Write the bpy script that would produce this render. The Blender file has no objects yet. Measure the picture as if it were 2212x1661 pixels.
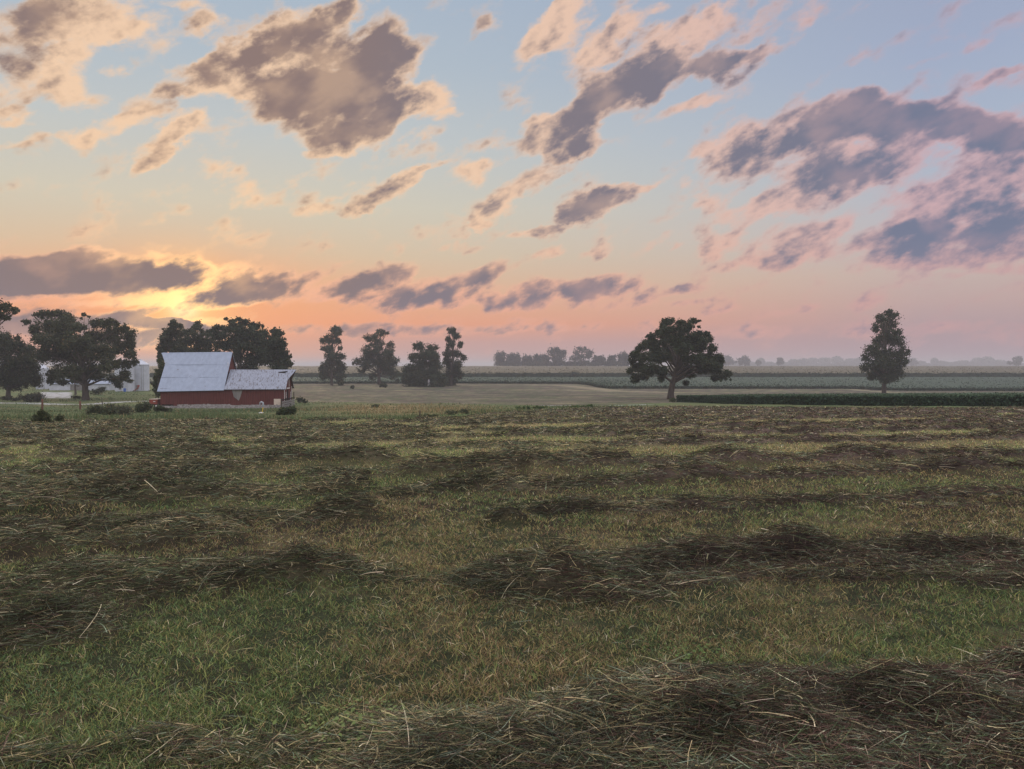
import bpy, bmesh, math, random
import numpy as np
from mathutils import Matrix, Vector, Euler

# ------------------------------------------------------------------ camera
scene = bpy.context.scene
K = 0.00061                      # tangent of one layout unit (the frame is 2212 x 1661 units)
PITCH = math.atan(40.5 * K)      # camera looks slightly down
CAMZ = 1.6
cam_data = bpy.data.cameras.new("camera")
cam_data.sensor_width = 36.0
cam_data.lens = 36.0 / (2212 * K)
cam_data.clip_start = 0.05
cam_data.clip_end = 30000
cam = bpy.data.objects.new("camera", cam_data)
scene.collection.objects.link(cam)
cam.location = (0, 0, CAMZ)
cam.rotation_euler = (math.radians(90) - PITCH, 0, 0)
scene.camera = cam
CP, SP = math.cos(PITCH), math.sin(PITCH)


def ray(vx, vy):
    x = (vx - 1106) * K
    y = -(vy - 830.5) * K
    return np.array([x, CP + y * SP, -SP + y * CP])


def lin(r, g, b, a=1.0):
    f = lambda c: ((c / 255.0) / 12.92) if c / 255.0 <= 0.04045 else (((c / 255.0) + 0.055) / 1.055) ** 2.4
    return (f(r), f(g), f(b), a)


# ------------------------------------------------------------------ world
SUN_DIR = Vector(ray(398, 660)).normalized()
world = bpy.data.worlds.new("World")
scene.world = world
world.use_nodes = True
wt = world.node_tree
wt.nodes.clear()
sky_group = bpy.data.node_groups.new('sky_colour', 'ShaderNodeTree')
sky_group.interface.new_socket('Background', in_out='OUTPUT', socket_type='NodeSocketShader')
wn, wl = sky_group.nodes, sky_group.links


def N(t, **kw):
    n = wn.new(t)
    for k, v in kw.items():
        setattr(n, k, v)
    return n


def put(node, i, v):
    if hasattr(v, 'is_output') or isinstance(v, bpy.types.NodeSocket):
        wl.new(v, node.inputs[i])
    elif v is not None:
        node.inputs[i].default_value = v


def M(op, a, b=None, c=None, clamp=False):
    n = N('ShaderNodeMath', operation=op, use_clamp=clamp)
    put(n, 0, a); put(n, 1, b); put(n, 2, c)
    return n.outputs[0]


def V(op, a, b=None, c=None, out=0):
    n = N('ShaderNodeVectorMath', operation=op)
    put(n, 0, a); put(n, 1, b); put(n, 2, c)
    return n.outputs[out]


def SS(v, a, b, x=0.0, y=1.0, mode='SMOOTHSTEP'):
    n = N('ShaderNodeMapRange', interpolation_type=mode)
    put(n, 0, v); put(n, 1, a); put(n, 2, b); put(n, 3, x); put(n, 4, y)
    return n.outputs[0]


def MIX(f, a, b, mode='MIX'):
    n = N('ShaderNodeMix', data_type='RGBA', blend_type=mode)
    put(n, 0, f); put(n, 6, a); put(n, 7, b)
    return n.outputs[2]


def RAMP(v, stops):
    n = N('ShaderNodeValToRGB')
    el = n.color_ramp.elements
    while len(el) > 1:
        el.remove(el[-1])
    el[0].position = stops[0][0]; el[0].color = lin(*stops[0][1])
    for p, c in stops[1:]:
        e = el.new(p); e.color = lin(*c)
    put(n, 0, v)
    return n.outputs[0]


def NOISE(vec, scale, detail=5, rough=0.55, out=0):
    n = N('ShaderNodeTexNoise')
    put(n, 'Vector', vec)
    n.inputs['Scale'].default_value = scale
    n.inputs['Detail'].default_value = detail
    n.inputs['Roughness'].default_value = rough
    return n.outputs[out]


tc = N('ShaderNodeTexCoord')
D = V('NORMALIZE', tc.outputs['Generated'])
sep = N('ShaderNodeSeparateXYZ'); put(sep, 0, D)
dz = sep.outputs[2]
# horizontal angle from the sun
hor = V('NORMALIZE', V('MULTIPLY', D, (1, 1, 0)))
sh = Vector((SUN_DIR.x, SUN_DIR.y, 0)).normalized()
cosaz = V('DOT_PRODUCT', hor, tuple(sh), out=1)
az = SS(cosaz, 0.985, 0.62, mode='LINEAR')            # 0 at the sun, 1 at the right edge
sund = V('DOT_PRODUCT', D, tuple(SUN_DIR), out=1)

left = RAMP(dz, [(0.0, (200, 158, 151)), (0.03, (204, 157, 147)), (0.055, (236, 160, 122)), (0.09, (228, 178, 142)),
                 (0.14, (214, 194, 166)), (0.20, (208, 202, 184)), (0.28, (192, 198, 198)), (0.36, (176, 189, 200)),
                 (0.45, (166, 182, 200)), (0.7, (160, 178, 206)), (1.0, (172, 184, 206))])
right = RAMP(dz, [(0.0, (170, 147, 157)), (0.04, (176, 151, 156)), (0.075, (192, 165, 161)), (0.11, (196, 178, 171)),
                  (0.16, (188, 184, 190)), (0.24, (171, 183, 201)), (0.34, (160, 172, 197)), (0.42, (155, 165, 190)),
                  (0.7, (152, 168, 200)), (1.0, (172, 184, 206))])
clear = MIX(az, left, right)
# physical sky under the measured one
nish = N('ShaderNodeTexSky', sky_type='NISHITA')
nish.sun_disc = False
nish.sun_elevation = math.asin(SUN_DIR.z)
nish.sun_rotation = math.atan2(SUN_DIR.x, SUN_DIR.y)
nish.air_density = 1.5
nish.dust_density = 2.0
clear = MIX(0.0012, clear, nish.outputs[0], 'ADD')

glow_w = M('POWER', M('MAXIMUM', sund, 0.0), 60.0)
glow_n = M('POWER', M('MAXIMUM', sund, 0.0), 900.0)
clear = MIX(M('MULTIPLY', M('MULTIPLY', glow_w, 0.75), SS(dz, 0.065, 0.19, 1.0, 0.06)), clear, (1.05, 0.42, 0.16, 1))
clear = MIX(M('MULTIPLY', glow_n, 0.92), clear, (1.3, 0.70, 0.23, 1))
glow_c = M('POWER', M('MAXIMUM', sund, 0.0), 9000.0)
clear = MIX(glow_c, clear, (1.5, 1.15, 0.62, 1))

# clouds: (x, y, rx, ry, tilt, cover, dark)
CL = [
 # top left
 (70, 65, 120, 70, 20, 1.1, 1.0), (170, 30, 100, 45, 20, .9, .5), (215, 75, 70, 35, 30, .7, 0), (270, 70, 50, 18, 10, .6, 0),
 (345, 70, 45, 40, 40, .42, 0), (375, 8, 80, 16, 5, .6, 0), (447, 42, 48, 20, 45, .55, .7), (150, 155, 60, 40, 30, .8, 0),
 (60, 185, 75, 32, 25, .8, .5), (165, 205, 50, 28, 10, .7, 0), (20, 250, 50, 18, 5, .8, .6), (70, 262, 45, 14, 0, .5, 0),
 (248, 160, 32, 14, 15, .6, 0), (55, 312, 60, 12, 12, .6, 0),
 # left middle
 (325, 225, 60, 34, 25, .8, .8), (230, 278, 65, 20, 22, .7, .1), (165, 305, 30, 25, 40, .6, 0), (290, 268, 50, 22, 20, .6, 0),
 (350, 320, 75, 20, 35, .9, .85), (400, 280, 55, 30, 35, .7, .1), (330, 345, 50, 12, 20, .5, 0), (420, 262, 30, 12, 40, .5, .6),
 # big cloud
 (425, 165, 75, 34, 18, 1., .9), (515, 125, 90, 38, 28, 1., .9), (610, 85, 90, 42, 28, 1.1, 1.), (705, 55, 70, 36, 35, 1., 1.),
 (745, 20, 30, 18, 60, .6, .8), (500, 190, 80, 24, 10, .7, .1), (590, 160, 90, 35, 20, .9, .3),
 (620, 205, 95, 42, 5, 1.1, 1.), (740, 150, 120, 62, 15, 1.2, 1.2), (830, 95, 60, 52, 35, 1., 1.), (745, 235, 130, 60, 5, 1.2, 1.2),
 (740, 300, 90, 34, 5, 1., .8), (850, 225, 90, 50, 20, 1., .7), (935, 210, 60, 34, 15, .85, .1), (975, 245, 32, 14, 15, .7, 0),
 (690, 335, 60, 10, -5, .5, 0), (910, 300, 40, 14, 25, .5, 0), (915, 100, 30, 22, 65, .5, .8), (890, 140, 30, 20, 50, .5, .6),
 # wisps beneath
 (500, 400, 60, 34, -40, .42, 0), (545, 425, 55, 24, 10, .45, 0), (640, 385, 60, 14, 15, .4, 0), (480, 330, 60, 20, 25, .38, 0),
 (830, 412, 70, 26, 24, 1., .85), (880, 380, 40, 16, 30, .8, .2), (780, 450, 40, 10, 20, .7, .6), (935, 354, 46, 9, 14, .55, .8),
 (672, 462, 38, 14, 5, .6, .1), (760, 400, 60, 14, 25, .5, 0),
 (1025, 82, 50, 12, 45, .55, .9), (1075, 75, 28, 30, 60, .5, .7), (1015, 360, 40, 16, 20, .5, 0),
 # top centre
 (1155, 90, 60, 32, 60, .9, .2), (1215, 45, 70, 42, 30, 1., .1), (1200, 12, 40, 18, 20, .6, 0), (1305, 95, 50, 28, 40, .8, .7),
 (1355, 45, 36, 20, 30, .6, 0), (1425, 10, 30, 12, 10, .6, 0), (1250, 130, 70, 30, 20, .7, .1),
 # big diagonal
 (1160, 262, 42, 18, 20, .8, .5), (1270, 225, 85, 44, 30, 1.1, .7), (1230, 290, 80, 44, 18, 1.1, .9), (1350, 185, 100, 55, 30, 1.1, 1.),
 (1430, 120, 80, 45, 35, 1., .5), (1525, 60, 60, 26, 45, .9, .3), (1450, 165, 110, 34, 18, 1., 1.1), (1580, 140, 90, 26, 18, .9, 1.),
 (1550, 205, 80, 20, 14, .6, .1), (1440, 240, 90, 14, 18, .5, .1), (1250, 325, 60, 18, 15, .8, .7), (1650, 105, 70, 14, 18, .6, .8),
 (1660, 35, 80, 16, 35, .55, .8), (1745, 45, 50, 16, 40, .5, .5), (1860, 15, 40, 14, 40, .5, 0),
 (1145, 395, 90, 26, 30, .9, .7), (1070, 450, 55, 18, 35, .9, .7), (1035, 485, 30, 8, 10, .6, .5), (1040, 375, 30, 24, 40, .5, 0),
 (1240, 470, 100, 28, 22, 1., .95), (1300, 440, 80, 28, 15, 1., .9), (1160, 505, 50, 12, 10, .8, .7), (1345, 418, 50, 14, 10, .7, .2),
 (1405, 402, 36, 10, 25, .45, 0), (1195, 545, 38, 12, 10, .6, .2), (1288, 546, 38, 14, 18, .8, .6), (1382, 536, 54, 15, 28, .8, .2),
 (997, 538, 46, 10, 5, .6, .9), (1465, 540, 20, 6, 25, .5, .7), (1480, 392, 18, 14, 60, .4, 0),
 # right group
 (1590, 300, 50, 34, 50, .7, .1), (1515, 322, 40, 14, 25, .6, 0), (1640, 345, 110, 44, 8, 1., 1.1), (1760, 265, 120, 50, 14, 1.1, .9),
 (1860, 255, 110, 44, 5, 1.1, 1.1), (1990, 262, 110, 44, 4, 1.1, 1.2), (2110, 275, 100, 36, -8, 1., 1.1), (2190, 300, 60, 60, 0, .9, .8),
 (1850, 345, 130, 45, 15, 1., .6), (1780, 400, 140, 44, 18, 1.1, .85), (1640, 455, 90, 28, 12, .9, .3), (1545, 430, 50, 14, 25, .6, .3),
 (1900, 385, 60, 16, 20, .6, .9), (2090, 345, 110, 60, 20, .75, .6), (2060, 425, 150, 38, 14, .9, .5), (2170, 380, 80, 40, 10, .8, .7),
 (1950, 520, 110, 34, 8, 1., .95), (2080, 510, 130, 50, 8, 1.1, .95), (2190, 480, 90, 50, 10, 1., .8), (2050, 560, 160, 16, 3, .8, .5),
 (1560, 535, 50, 22, 25, .7, .3), (1720, 525, 100, 38, 16, .9, .7), (1680, 565, 110, 16, 8, .7, .6), (1830, 480, 60, 18, 28, .6, .3),
 (2150, 585, 110, 12, 4, .5, .1), (2165, 160, 70, 13, 16, .6, .9), (1930, 150, 55, 11, 14, .45, .4), (1858, 120, 28, 12, 35, .45, .7),
 (2070, 120, 70, 10, 12, .35, .3),
 # low band
 (60, 595, 130, 38, 0, 1.2, 1.1), (190, 590, 130, 40, 0, 1.2, 1.1), (310, 600, 80, 34, 0, 1.1, 1.), (390, 590, 60, 30, 15, 1.1, .9),
 (190, 552, 60, 16, 5, .8, .6), (430, 590, 36, 18, 20, .7, .3), (60, 618, 160, 14, 0, .9, 1.1), (340, 552, 26, 6, 0, .5, .1),
 (545, 615, 70, 34, 12, 1.1, 1.), (510, 640, 85, 18, 8, 1., 1.), (470, 600, 60, 20, 30, .6, 0), (610, 600, 30, 14, 20, .6, .3), (620, 635, 40, 12, 10, .6, .7),
 (685, 590, 50, 13, 30, .9, .95), (745, 572, 40, 9, 20, .7, .5), (800, 600, 78, 24, 16, 1., 1.1), (740, 620, 60, 24, 10, .8, .6), (720, 648, 70, 12, 5, .6, .5),
 (860, 645, 100, 24, 8, .9, .8), (1000, 615, 70, 22, 22, .9, .95), (1045, 590, 50, 14, 30, .8, .7), (950, 650, 100, 16, 5, .8, .7),
 (1100, 655, 80, 20, 6, .9, .8), (1190, 635, 80, 28, 8, .9, .9), (1290, 618, 80, 22, 5, .9, .9), (1400, 625, 70, 15, 5, .8, .9),
 (1480, 625, 40, 10, 10, .7, .8), (1370, 655, 110, 14, 3, .7, .7), (1490, 650, 50, 7, 8, .5, .7), (1320, 595, 50, 10, 20, .5, .4),
 (1870, 655, 40, 14, 15, .5, .4), (1700, 672, 60, 8, 10, .4, .5), (1560, 668, 40, 6, 10, .4, .5), (1080, 690, 120, 7, 0, .45, .4),
 # streaks by the sun
 (420, 640, 70, 20, 14, .8, 0), (370, 650, 70, 14, 5, .7, 0), (460, 625, 60, 12, 25, .7, 0),
 (290, 676, 50, 10, 12, 1.1, 1.3), (330, 696, 80, 10, -4, 1.1, 1.4), (400, 699, 50, 8, -8, 1., 1.2), (230, 690, 70, 12, 5, .7, .8),
 (240, 655, 100, 9, 2, .5, .1), (440, 694, 70, 8, 4, .6, .3), (320, 712, 36, 7, 3, .6, 0),
 (90, 585, 200, 34, 0, .5, .6), (350, 600, 90, 24, 5, .5, .6), (545, 622, 90, 26, 8, .5, .7), (800, 608, 80, 22, 14, .5, .7), (600, 622, 150, 26, 3, .5, .45), (850, 628, 170, 24, 3, .5, .45), (1130, 640, 170, 22, 4, .45, .4), (150, 642, 240, 14, 0, .55, 0), (470, 655, 120, 12, 0, .5, 0), (380, 625, 60, 10, 10, .6, 0),
 # grey veils at the horizon
 (30, 690, 160, 26, 0, .8, 1.1), (180, 715, 220, 26, 0, .85, 1.1), (360, 735, 180, 22, 0, .8, 1.1), (700, 715, 260, 15, 0, .62, .9),
 (950, 712, 260, 13, 0, .6, .8), (1250, 705, 260, 10, 1, .5, .6), (1700, 715, 400, 14, 1, .5, .6), (2100, 720, 260, 22, 0, .5, .6),
]
# wind-torn edges: bend the direction before the cloud bodies are read
rotm = N('ShaderNodeMapping', vector_type='POINT')
put(rotm, 0, D)
rotm.inputs['Rotation'].default_value = (0, math.radians(24), 0)
rotm.inputs['Scale'].default_value = (1.0, 1.0, 1.0)
stretch = V('MULTIPLY', rotm.outputs[0], (1.0, 1.0, 1.9))
warp = NOISE(stretch, 14.0, 8, 0.60, out=1)
warp = V('MULTIPLY', V('SUBTRACT', warp, (0.5, 0.5, 0.5)), (0.062, 0.062, 0.044))
lowk = SS(dz, 0.03, 0.25, 0.35, 1.0)
wsc = N('ShaderNodeVectorMath', operation='SCALE'); put(wsc, 0, warp); put(wsc, 3, lowk)
Dw = V('ADD', D, wsc.outputs[0])
f1 = NOISE(stretch, 19.0, 8, 0.56)
off = V('ADD', stretch, tuple(Vector((SUN_DIR.x, 0, 0.35)).normalized() * 0.012))
f2 = NOISE(off, 19.0, 6, 0.56)
relief = M('MULTIPLY', M('SUBTRACT', f1, f2), 2.6)
fc = M('SUBTRACT', f1, 0.49)
tone = NOISE(stretch, 9.0, 4, 0.5)
g2n = NOISE(V('ADD', stretch, (-0.030, 0.0, -0.012)), 9.0, 4, 0.5)
lit = SS(M('SUBTRACT', tone, g2n), -0.05, 0.20)
veil = M('MULTIPLY', SS(NOISE(stretch, 3.5, 3, 0.5), 0.42, 0.62), 0.20)
rim = MIX(az, lin(250, 208, 168), lin(208, 168, 172))
rim = MIX(SS(dz, 0.06, 0.20, 1, 0), rim, MIX(az, lin(246, 178, 146), lin(205, 160, 158)))
rim = MIX(M('MULTIPLY', M('POWER', M('MAXIMUM', sund, 0.0), 300.0), 1.0, clamp=True), rim, (2.0, 1.15, 0.42, 1))
core = MIX(az, lin(132, 119, 122), lin(114, 122, 146))
core = MIX(SS(dz, 0.02, 0.16, 1, 0), core, MIX(az, lin(126, 115, 126), lin(152, 136, 152)))
core = MIX(SS(cosaz, 0.955, 1.0, 0, 0.45), core, lin(152, 122, 106))
core = MIX(M('MULTIPLY', lit, 0.30), core, rim)


# one cloud body: a soft ellipse of cover and of darkness round a direction
gt = bpy.data.node_groups.new("cloud_body", 'ShaderNodeTree')
for nm, ty in (("Dir", 'NodeSocketVector'), ("A", 'NodeSocketVector'), ("ka", 'NodeSocketFloat'), ("B", 'NodeSocketVector'),
               ("kb", 'NodeSocketFloat'), ("cov", 'NodeSocketFloat'), ("drk", 'NodeSocketFloat'), ("cin", 'NodeSocketFloat'), ("din", 'NodeSocketFloat')):
    gt.interface.new_socket(nm, in_out='INPUT', socket_type=ty)
for nm in ("cover", "dark"):
    gt.interface.new_socket(nm, in_out='OUTPUT', socket_type='NodeSocketFloat')
_n, _l = wn, wl
wn, wl = gt.nodes, gt.links
gi, go = N('NodeGroupInput'), N('NodeGroupOutput')
I = gi.outputs
gu = M('ADD', V('DOT_PRODUCT', I[0], I[1], out=1), I[2])
gv = M('ADD', V('DOT_PRODUCT', I[0], I[3], out=1), I[4])
gr = M('MULTIPLY_ADD', gu, gu, M('MULTIPLY', gv, gv))
gg = M('SUBTRACT', 1.0, gr, clamp=True)
wl.new(M('MULTIPLY_ADD', gg, I[5], I[7]), go.inputs[0])
wl.new(M('MULTIPLY_ADD', gg, I[6], I[8]), go.inputs[1])
wn, wl = _n, _l

sepw = N('ShaderNodeSeparateXYZ'); put(sepw, 0, Dw)
SPREAD = 1.42
bodies = []
for (cx, cy, rx, ry, ang, cov, dark) in CL:
    a = math.radians(ang)
    c = Vector(ray(cx, cy)).normalized()
    ux = Vector(ray(cx + rx * math.cos(a), cy - rx * math.sin(a))).normalized() - c
    uz = Vector(ray(cx - ry * math.sin(a), cy - ry * math.cos(a))).normalized() - c
    X = ux.normalized(); Zv = X.cross(c).normalized()
    lx, lz = ux.length * SPREAD, uz.length * SPREAD
    hx = math.hypot(X.x * lx, Zv.x * lz) * 1.03 + .002; hz = math.hypot(X.z * lx, Zv.z * lz) * 1.03 + .002
    A = X / lx; B = Zv / lz
    bodies.append((c.x - hx, c.x + hx, c.z - hz, c.z + hz, A, -c.dot(A), B, -c.dot(B), cov, cov * dark))


def background(col):
    n = N('ShaderNodeBackground')
    put(n, 0, col)
    n.inputs[1].default_value = 1.0
    return n.outputs[0]


def leaf(bs):
    cover, darks = None, None
    for b_ in bs:
        n = N('ShaderNodeGroup'); n.node_tree = gt
        put(n, 0, Dw); n.inputs[1].default_value = b_[4]; n.inputs[2].default_value = b_[5]
        n.inputs[3].default_value = b_[6]; n.inputs[4].default_value = b_[7]
        n.inputs[5].default_value = b_[8]; n.inputs[6].default_value = b_[9]
        if cover is not None:
            put(n, 7, cover); put(n, 8, darks)
        cover, darks = n.outputs[0], n.outputs[1]
    if cover is None:
        cover, darks = 0.0, 0.0
    dens = M('ADD', M('SUBTRACT', M('ADD', cover, veil), 0.31), M('MULTIPLY', fc, 3.2))
    alpha = SS(dens, -0.14, 0.72)
    th = M('ADD', M('MULTIPLY_ADD', fc, 3.1, M('MULTIPLY', darks, 1.12)), relief)
    th = SS(th, 0.10, 1.65)
    alpha = M('MULTIPLY', alpha, M('MULTIPLY_ADD', th, 0.16, 0.84))
    return background(MIX(alpha, clear, MIX(th, rim, core)))


def tree(bs, x0, x1, z0, z1, depth):
    bs = [b_ for b_ in bs if b_[1] > x0 and b_[0] < x1 and b_[3] > z0 and b_[2] < z1]
    if len(bs) <= 9 or depth == 0:
        return leaf(bs)
    best = None
    for ax, (lo, hi) in enumerate(((x0, x1), (z0, z1))):
        for f in (0.3, 0.4, 0.5, 0.6, 0.7):
            t = lo + (hi - lo) * f
            n1 = sum(b_[2 * ax] < t for b_ in bs); n2 = sum(b_[2 * ax + 1] > t for b_ in bs)
            sc = max(n1, n2)
            if best is None or sc < best[0]:
                best = (sc, ax, t)
    if best[0] > len(bs) - 2:
        return leaf(bs)
    _, ax, t = best
    m = N('ShaderNodeMixShader')
    put(m, 0, M('GREATER_THAN', sepw.outputs[2 * ax], t))
    if ax == 0:
        lo_, hi_ = tree(bs, x0, t, z0, z1, depth - 1), tree(bs, t, x1, z0, z1, depth - 1)
    else:
        lo_, hi_ = tree(bs, x0, x1, z0, t, depth - 1), tree(bs, x0, x1, t, z1, depth - 1)
    wl.new(lo_, m.inputs[1]); wl.new(hi_, m.inputs[2])
    return m.outputs[0]


front = tree(bodies, -0.72, 0.72, -0.03, 0.52, 7)
# unseen sky: scattered cloud, brightness added overhead and behind to light the ground
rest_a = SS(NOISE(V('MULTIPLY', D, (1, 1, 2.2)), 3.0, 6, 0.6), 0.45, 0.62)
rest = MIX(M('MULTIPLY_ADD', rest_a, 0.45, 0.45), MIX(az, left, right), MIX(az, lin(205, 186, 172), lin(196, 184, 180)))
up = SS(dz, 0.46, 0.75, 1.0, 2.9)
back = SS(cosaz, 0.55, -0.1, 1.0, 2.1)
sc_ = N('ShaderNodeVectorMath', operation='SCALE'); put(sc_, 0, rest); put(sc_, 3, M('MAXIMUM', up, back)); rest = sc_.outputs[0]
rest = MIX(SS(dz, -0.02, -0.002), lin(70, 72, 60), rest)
inside = M('MULTIPLY', M('LESS_THAN', M('ABSOLUTE', sepw.outputs[0]), 0.70), M('GREATER_THAN', sepw.outputs[1], 0.3))
inside = M('MULTIPLY', inside, M('MULTIPLY', M('LESS_THAN', sepw.outputs[2], 0.50), M('GREATER_THAN', dz, -0.01)))
mx = N('ShaderNodeMixShader')
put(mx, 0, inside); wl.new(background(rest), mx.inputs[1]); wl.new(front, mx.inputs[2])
wl.new(mx.outputs[0], N('NodeGroupOutput').inputs[0])
wo = wt.nodes.new('ShaderNodeOutputWorld')
wg = wt.nodes.new('ShaderNodeGroup')
wg.node_tree = sky_group
wt.links.new(wg.outputs[0], wo.inputs[0])
world.cycles.sampling_method = 'MANUAL'
world.cycles.sample_map_resolution = 512

# ------------------------------------------------------------------ sun (behind the cloud bank)
sd = bpy.data.lights.new("sun", 'SUN')
sd.energy = 1.5
sd.angle = math.radians(14)
sd.color = (1.0, 0.72, 0.45)
so = bpy.data.objects.new("sun", sd)
scene.collection.objects.link(so)
so.rotation_euler = (-SUN_DIR).to_track_quat('-Z', 'Y').to_euler()

scene.view_settings.view_transform = 'Standard'
scene.view_settings.look = 'None'
scene.view_settings.exposure = 0.0
scene.view_settings.gamma = 1.0
scene.cycles.volume_bounces = 1
scene.cycles.max_bounces = 6
scene.cycles.diffuse_bounces = 3
scene.cycles.transparent_max_bounces = 8
#@@SETTING
# ------------------------------------------------------------------ helpers
random.seed(7)
rng = np.random.default_rng(7)
_tab = rng.random((256, 256))


def vnoise(x, y):
    xi = np.floor(x).astype(int); yi = np.floor(y).astype(int)
    fx = x - xi; fy = y - yi
    fx = fx * fx * (3 - 2 * fx); fy = fy * fy * (3 - 2 * fy)
    a = _tab[xi & 255, yi & 255]; b = _tab[(xi + 1) & 255, yi & 255]
    c = _tab[xi & 255, (yi + 1) & 255]; d = _tab[(xi + 1) & 255, (yi + 1) & 255]
    return (a * (1 - fx) + b * fx) * (1 - fy) + (c * (1 - fx) + d * fx) * fy


def fbm(x, y, octv=4, gain=0.5):
    s_, amp, tot = 0.0, 1.0, 0.0
    for i in range(octv):
        s_ = s_ + amp * vnoise(x * 2 ** i + 17.3 * i, y * 2 ** i + 9.1 * i)
        tot += amp; amp *= gain
    return s_ / tot


def sstep(v, a, b):
    t = np.clip((v - a) / (b - a), 0, 1)
    return t * t * (3 - 2 * t)


def link(ob, parent=None):
    scene.collection.objects.link(ob)
    if parent is not None:
        ob.parent = parent
    return ob


def tag(o, label=None, cat=None, group=None, kind=None):
    if label: o["label"] = label
    if cat: o["category"] = cat
    if group: o["group"] = group
    if kind: o["kind"] = kind
    return o


def empty(name, loc, label, cat, group=None, rz=0.0):
    o = bpy.data.objects.new(name, None)
    o.location = loc
    o.rotation_euler = (0, 0, rz)
    link(o)
    return tag(o, label, cat, group)


def poly_mesh(name, verts, faces, mat, parent=None, colors=None, smooth=False, origin=None):
    """verts (N,3); faces (F,k) int array with one k; colors (N,3) per vertex"""
    verts = np.asarray(verts, dtype=np.float32)
    if origin is not None:
        verts = verts - np.asarray(origin, dtype=np.float32)
    faces = np.asarray(faces, dtype=np.int32)
    k = faces.shape[1]
    me = bpy.data.meshes.new(name)
    me.vertices.add(len(verts)); me.vertices.foreach_set('co', verts.ravel())
    me.loops.add(faces.size); me.loops.foreach_set('vertex_index', faces.ravel())
    me.polygons.add(len(faces))
    me.polygons.foreach_set('loop_start', np.arange(0, faces.size, k, dtype=np.int32))
    me.polygons.foreach_set('loop_total', np.full(len(faces), k, dtype=np.int32))
    if smooth:
        me.polygons.foreach_set('use_smooth', np.ones(len(faces), dtype=bool))
    if colors is not None:
        at = me.attributes.new('tint', 'FLOAT_COLOR', 'POINT')
        c4 = np.ones((len(verts), 4), dtype=np.float32); c4[:, :3] = colors
        at.data.foreach_set('color', c4.ravel())
    me.materials.append(mat)
    me.update(calc_edges=True)
    ob = bpy.data.objects.new(name, me)
    link(ob, parent)
    return ob


# terrain ---------------------------------------------------------------
YN = np.array([0.01, 3, 10, 20, 30, 45, 70, 100, 113, 140, 200, 255, 290, 360, 500, 700, 1000, 2500, 9000.0])
SN = (np.array([0, 560, 1106, 1660, 2212.0]) - 1106) * K


def zv(Y, vy):
    r_ = ray(1106, vy)
    return Y * r_[2] / r_[1]


ZT = np.array([
    [-1.6] * 5,
    [-1.6] * 5,
    [-1.72] * 5,
    [-2.0, -1.98, -1.94, -1.9, -1.88],
    [-2.5, -2.45, -2.35, -2.2, -2.15],
    [zv(45, v) for v in (907, 907, 900, 892, 889)],
    [zv(70, v) for v in (893, 894, 888, 878, 877)],
    [zv(100, v) for v in (884.5, 885.5, 878, 871, 868)],
    [zv(113, v) for v in (880, 881.5, 874, 868, 865)],
    [zv(140, v) for v in (867, 868, 864, 861, 858)],
    [zv(200, v) for v in (843.5, 845, 847, 849, 847)],
    [zv(255, v) for v in (831, 831, 832, 836, 840)],
    [zv(290, v) for v in (828.5, 828.5, 828.5, 828.5, 830)],
    [-6.0] * 5, [-4.7] * 5, [-2.9] * 5, [-3.2] * 5, [-3.6] * 5, [-7.0] * 5])


def base_z(X, Y):
    X = np.asarray(X, float); Y = np.asarray(Y, float)
    Yc = np.clip(Y, 0.02, 8999)
    s_ = np.clip(X / np.maximum(Yc, 1.0), SN[0], SN[-1])
    lY = np.log(Yc); L = np.log(YN)
    i = np.clip(np.searchsorted(L, lY, side='right') - 1, 0, len(L) - 2)
    t = (lY - L[i]) / (L[i + 1] - L[i])
    j = np.clip(np.searchsorted(SN, s_, side='right') - 1, 0, 3)
    u = (s_ - SN[j]) / (SN[j + 1] - SN[j])
    a = ZT[i, j] * (1 - u) + ZT[i, j + 1] * u
    b = ZT[i + 1, j] * (1 - u) + ZT[i + 1, j + 1] * u
    # interpolate the slope so that a plane stays a plane
    za = a + (b - a) * ((Yc - YN[i]) / (YN[i + 1] - YN[i]))
    return za + CAMZ


def project(X, Y, Z):
    Zr = Z - CAMZ
    dep = Y * CP - Zr * SP
    dep = np.where(np.abs(dep) < 1e-3, 1e-3, dep)
    vx = 1106 + X / dep / K
    vy = 830.5 - (Y * SP + Zr * CP) / dep / K
    return vx, vy


_GY = np.exp(np.linspace(math.log(1.5), math.log(8500), 6000))


def G(vx, vy):
    """where the line of sight meets the ground"""
    r_ = ray(vx, vy)
    h = CAMZ + _GY * r_[2] / r_[1] - base_z(_GY * r_[0] / r_[1], _GY)
    k = np.argmax(h < 0)
    if h[k] >= 0: k = len(_GY) - 1
    Y = _GY[k]
    X = Y * r_[0] / r_[1]
    return float(X), float(Y), float(base_z(X, Y))


def P(vx, vy, Y):
    r_ = ray(vx, vy)
    return (Y * r_[0] / r_[1], Y, CAMZ + Y * r_[2] / r_[1])


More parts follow.
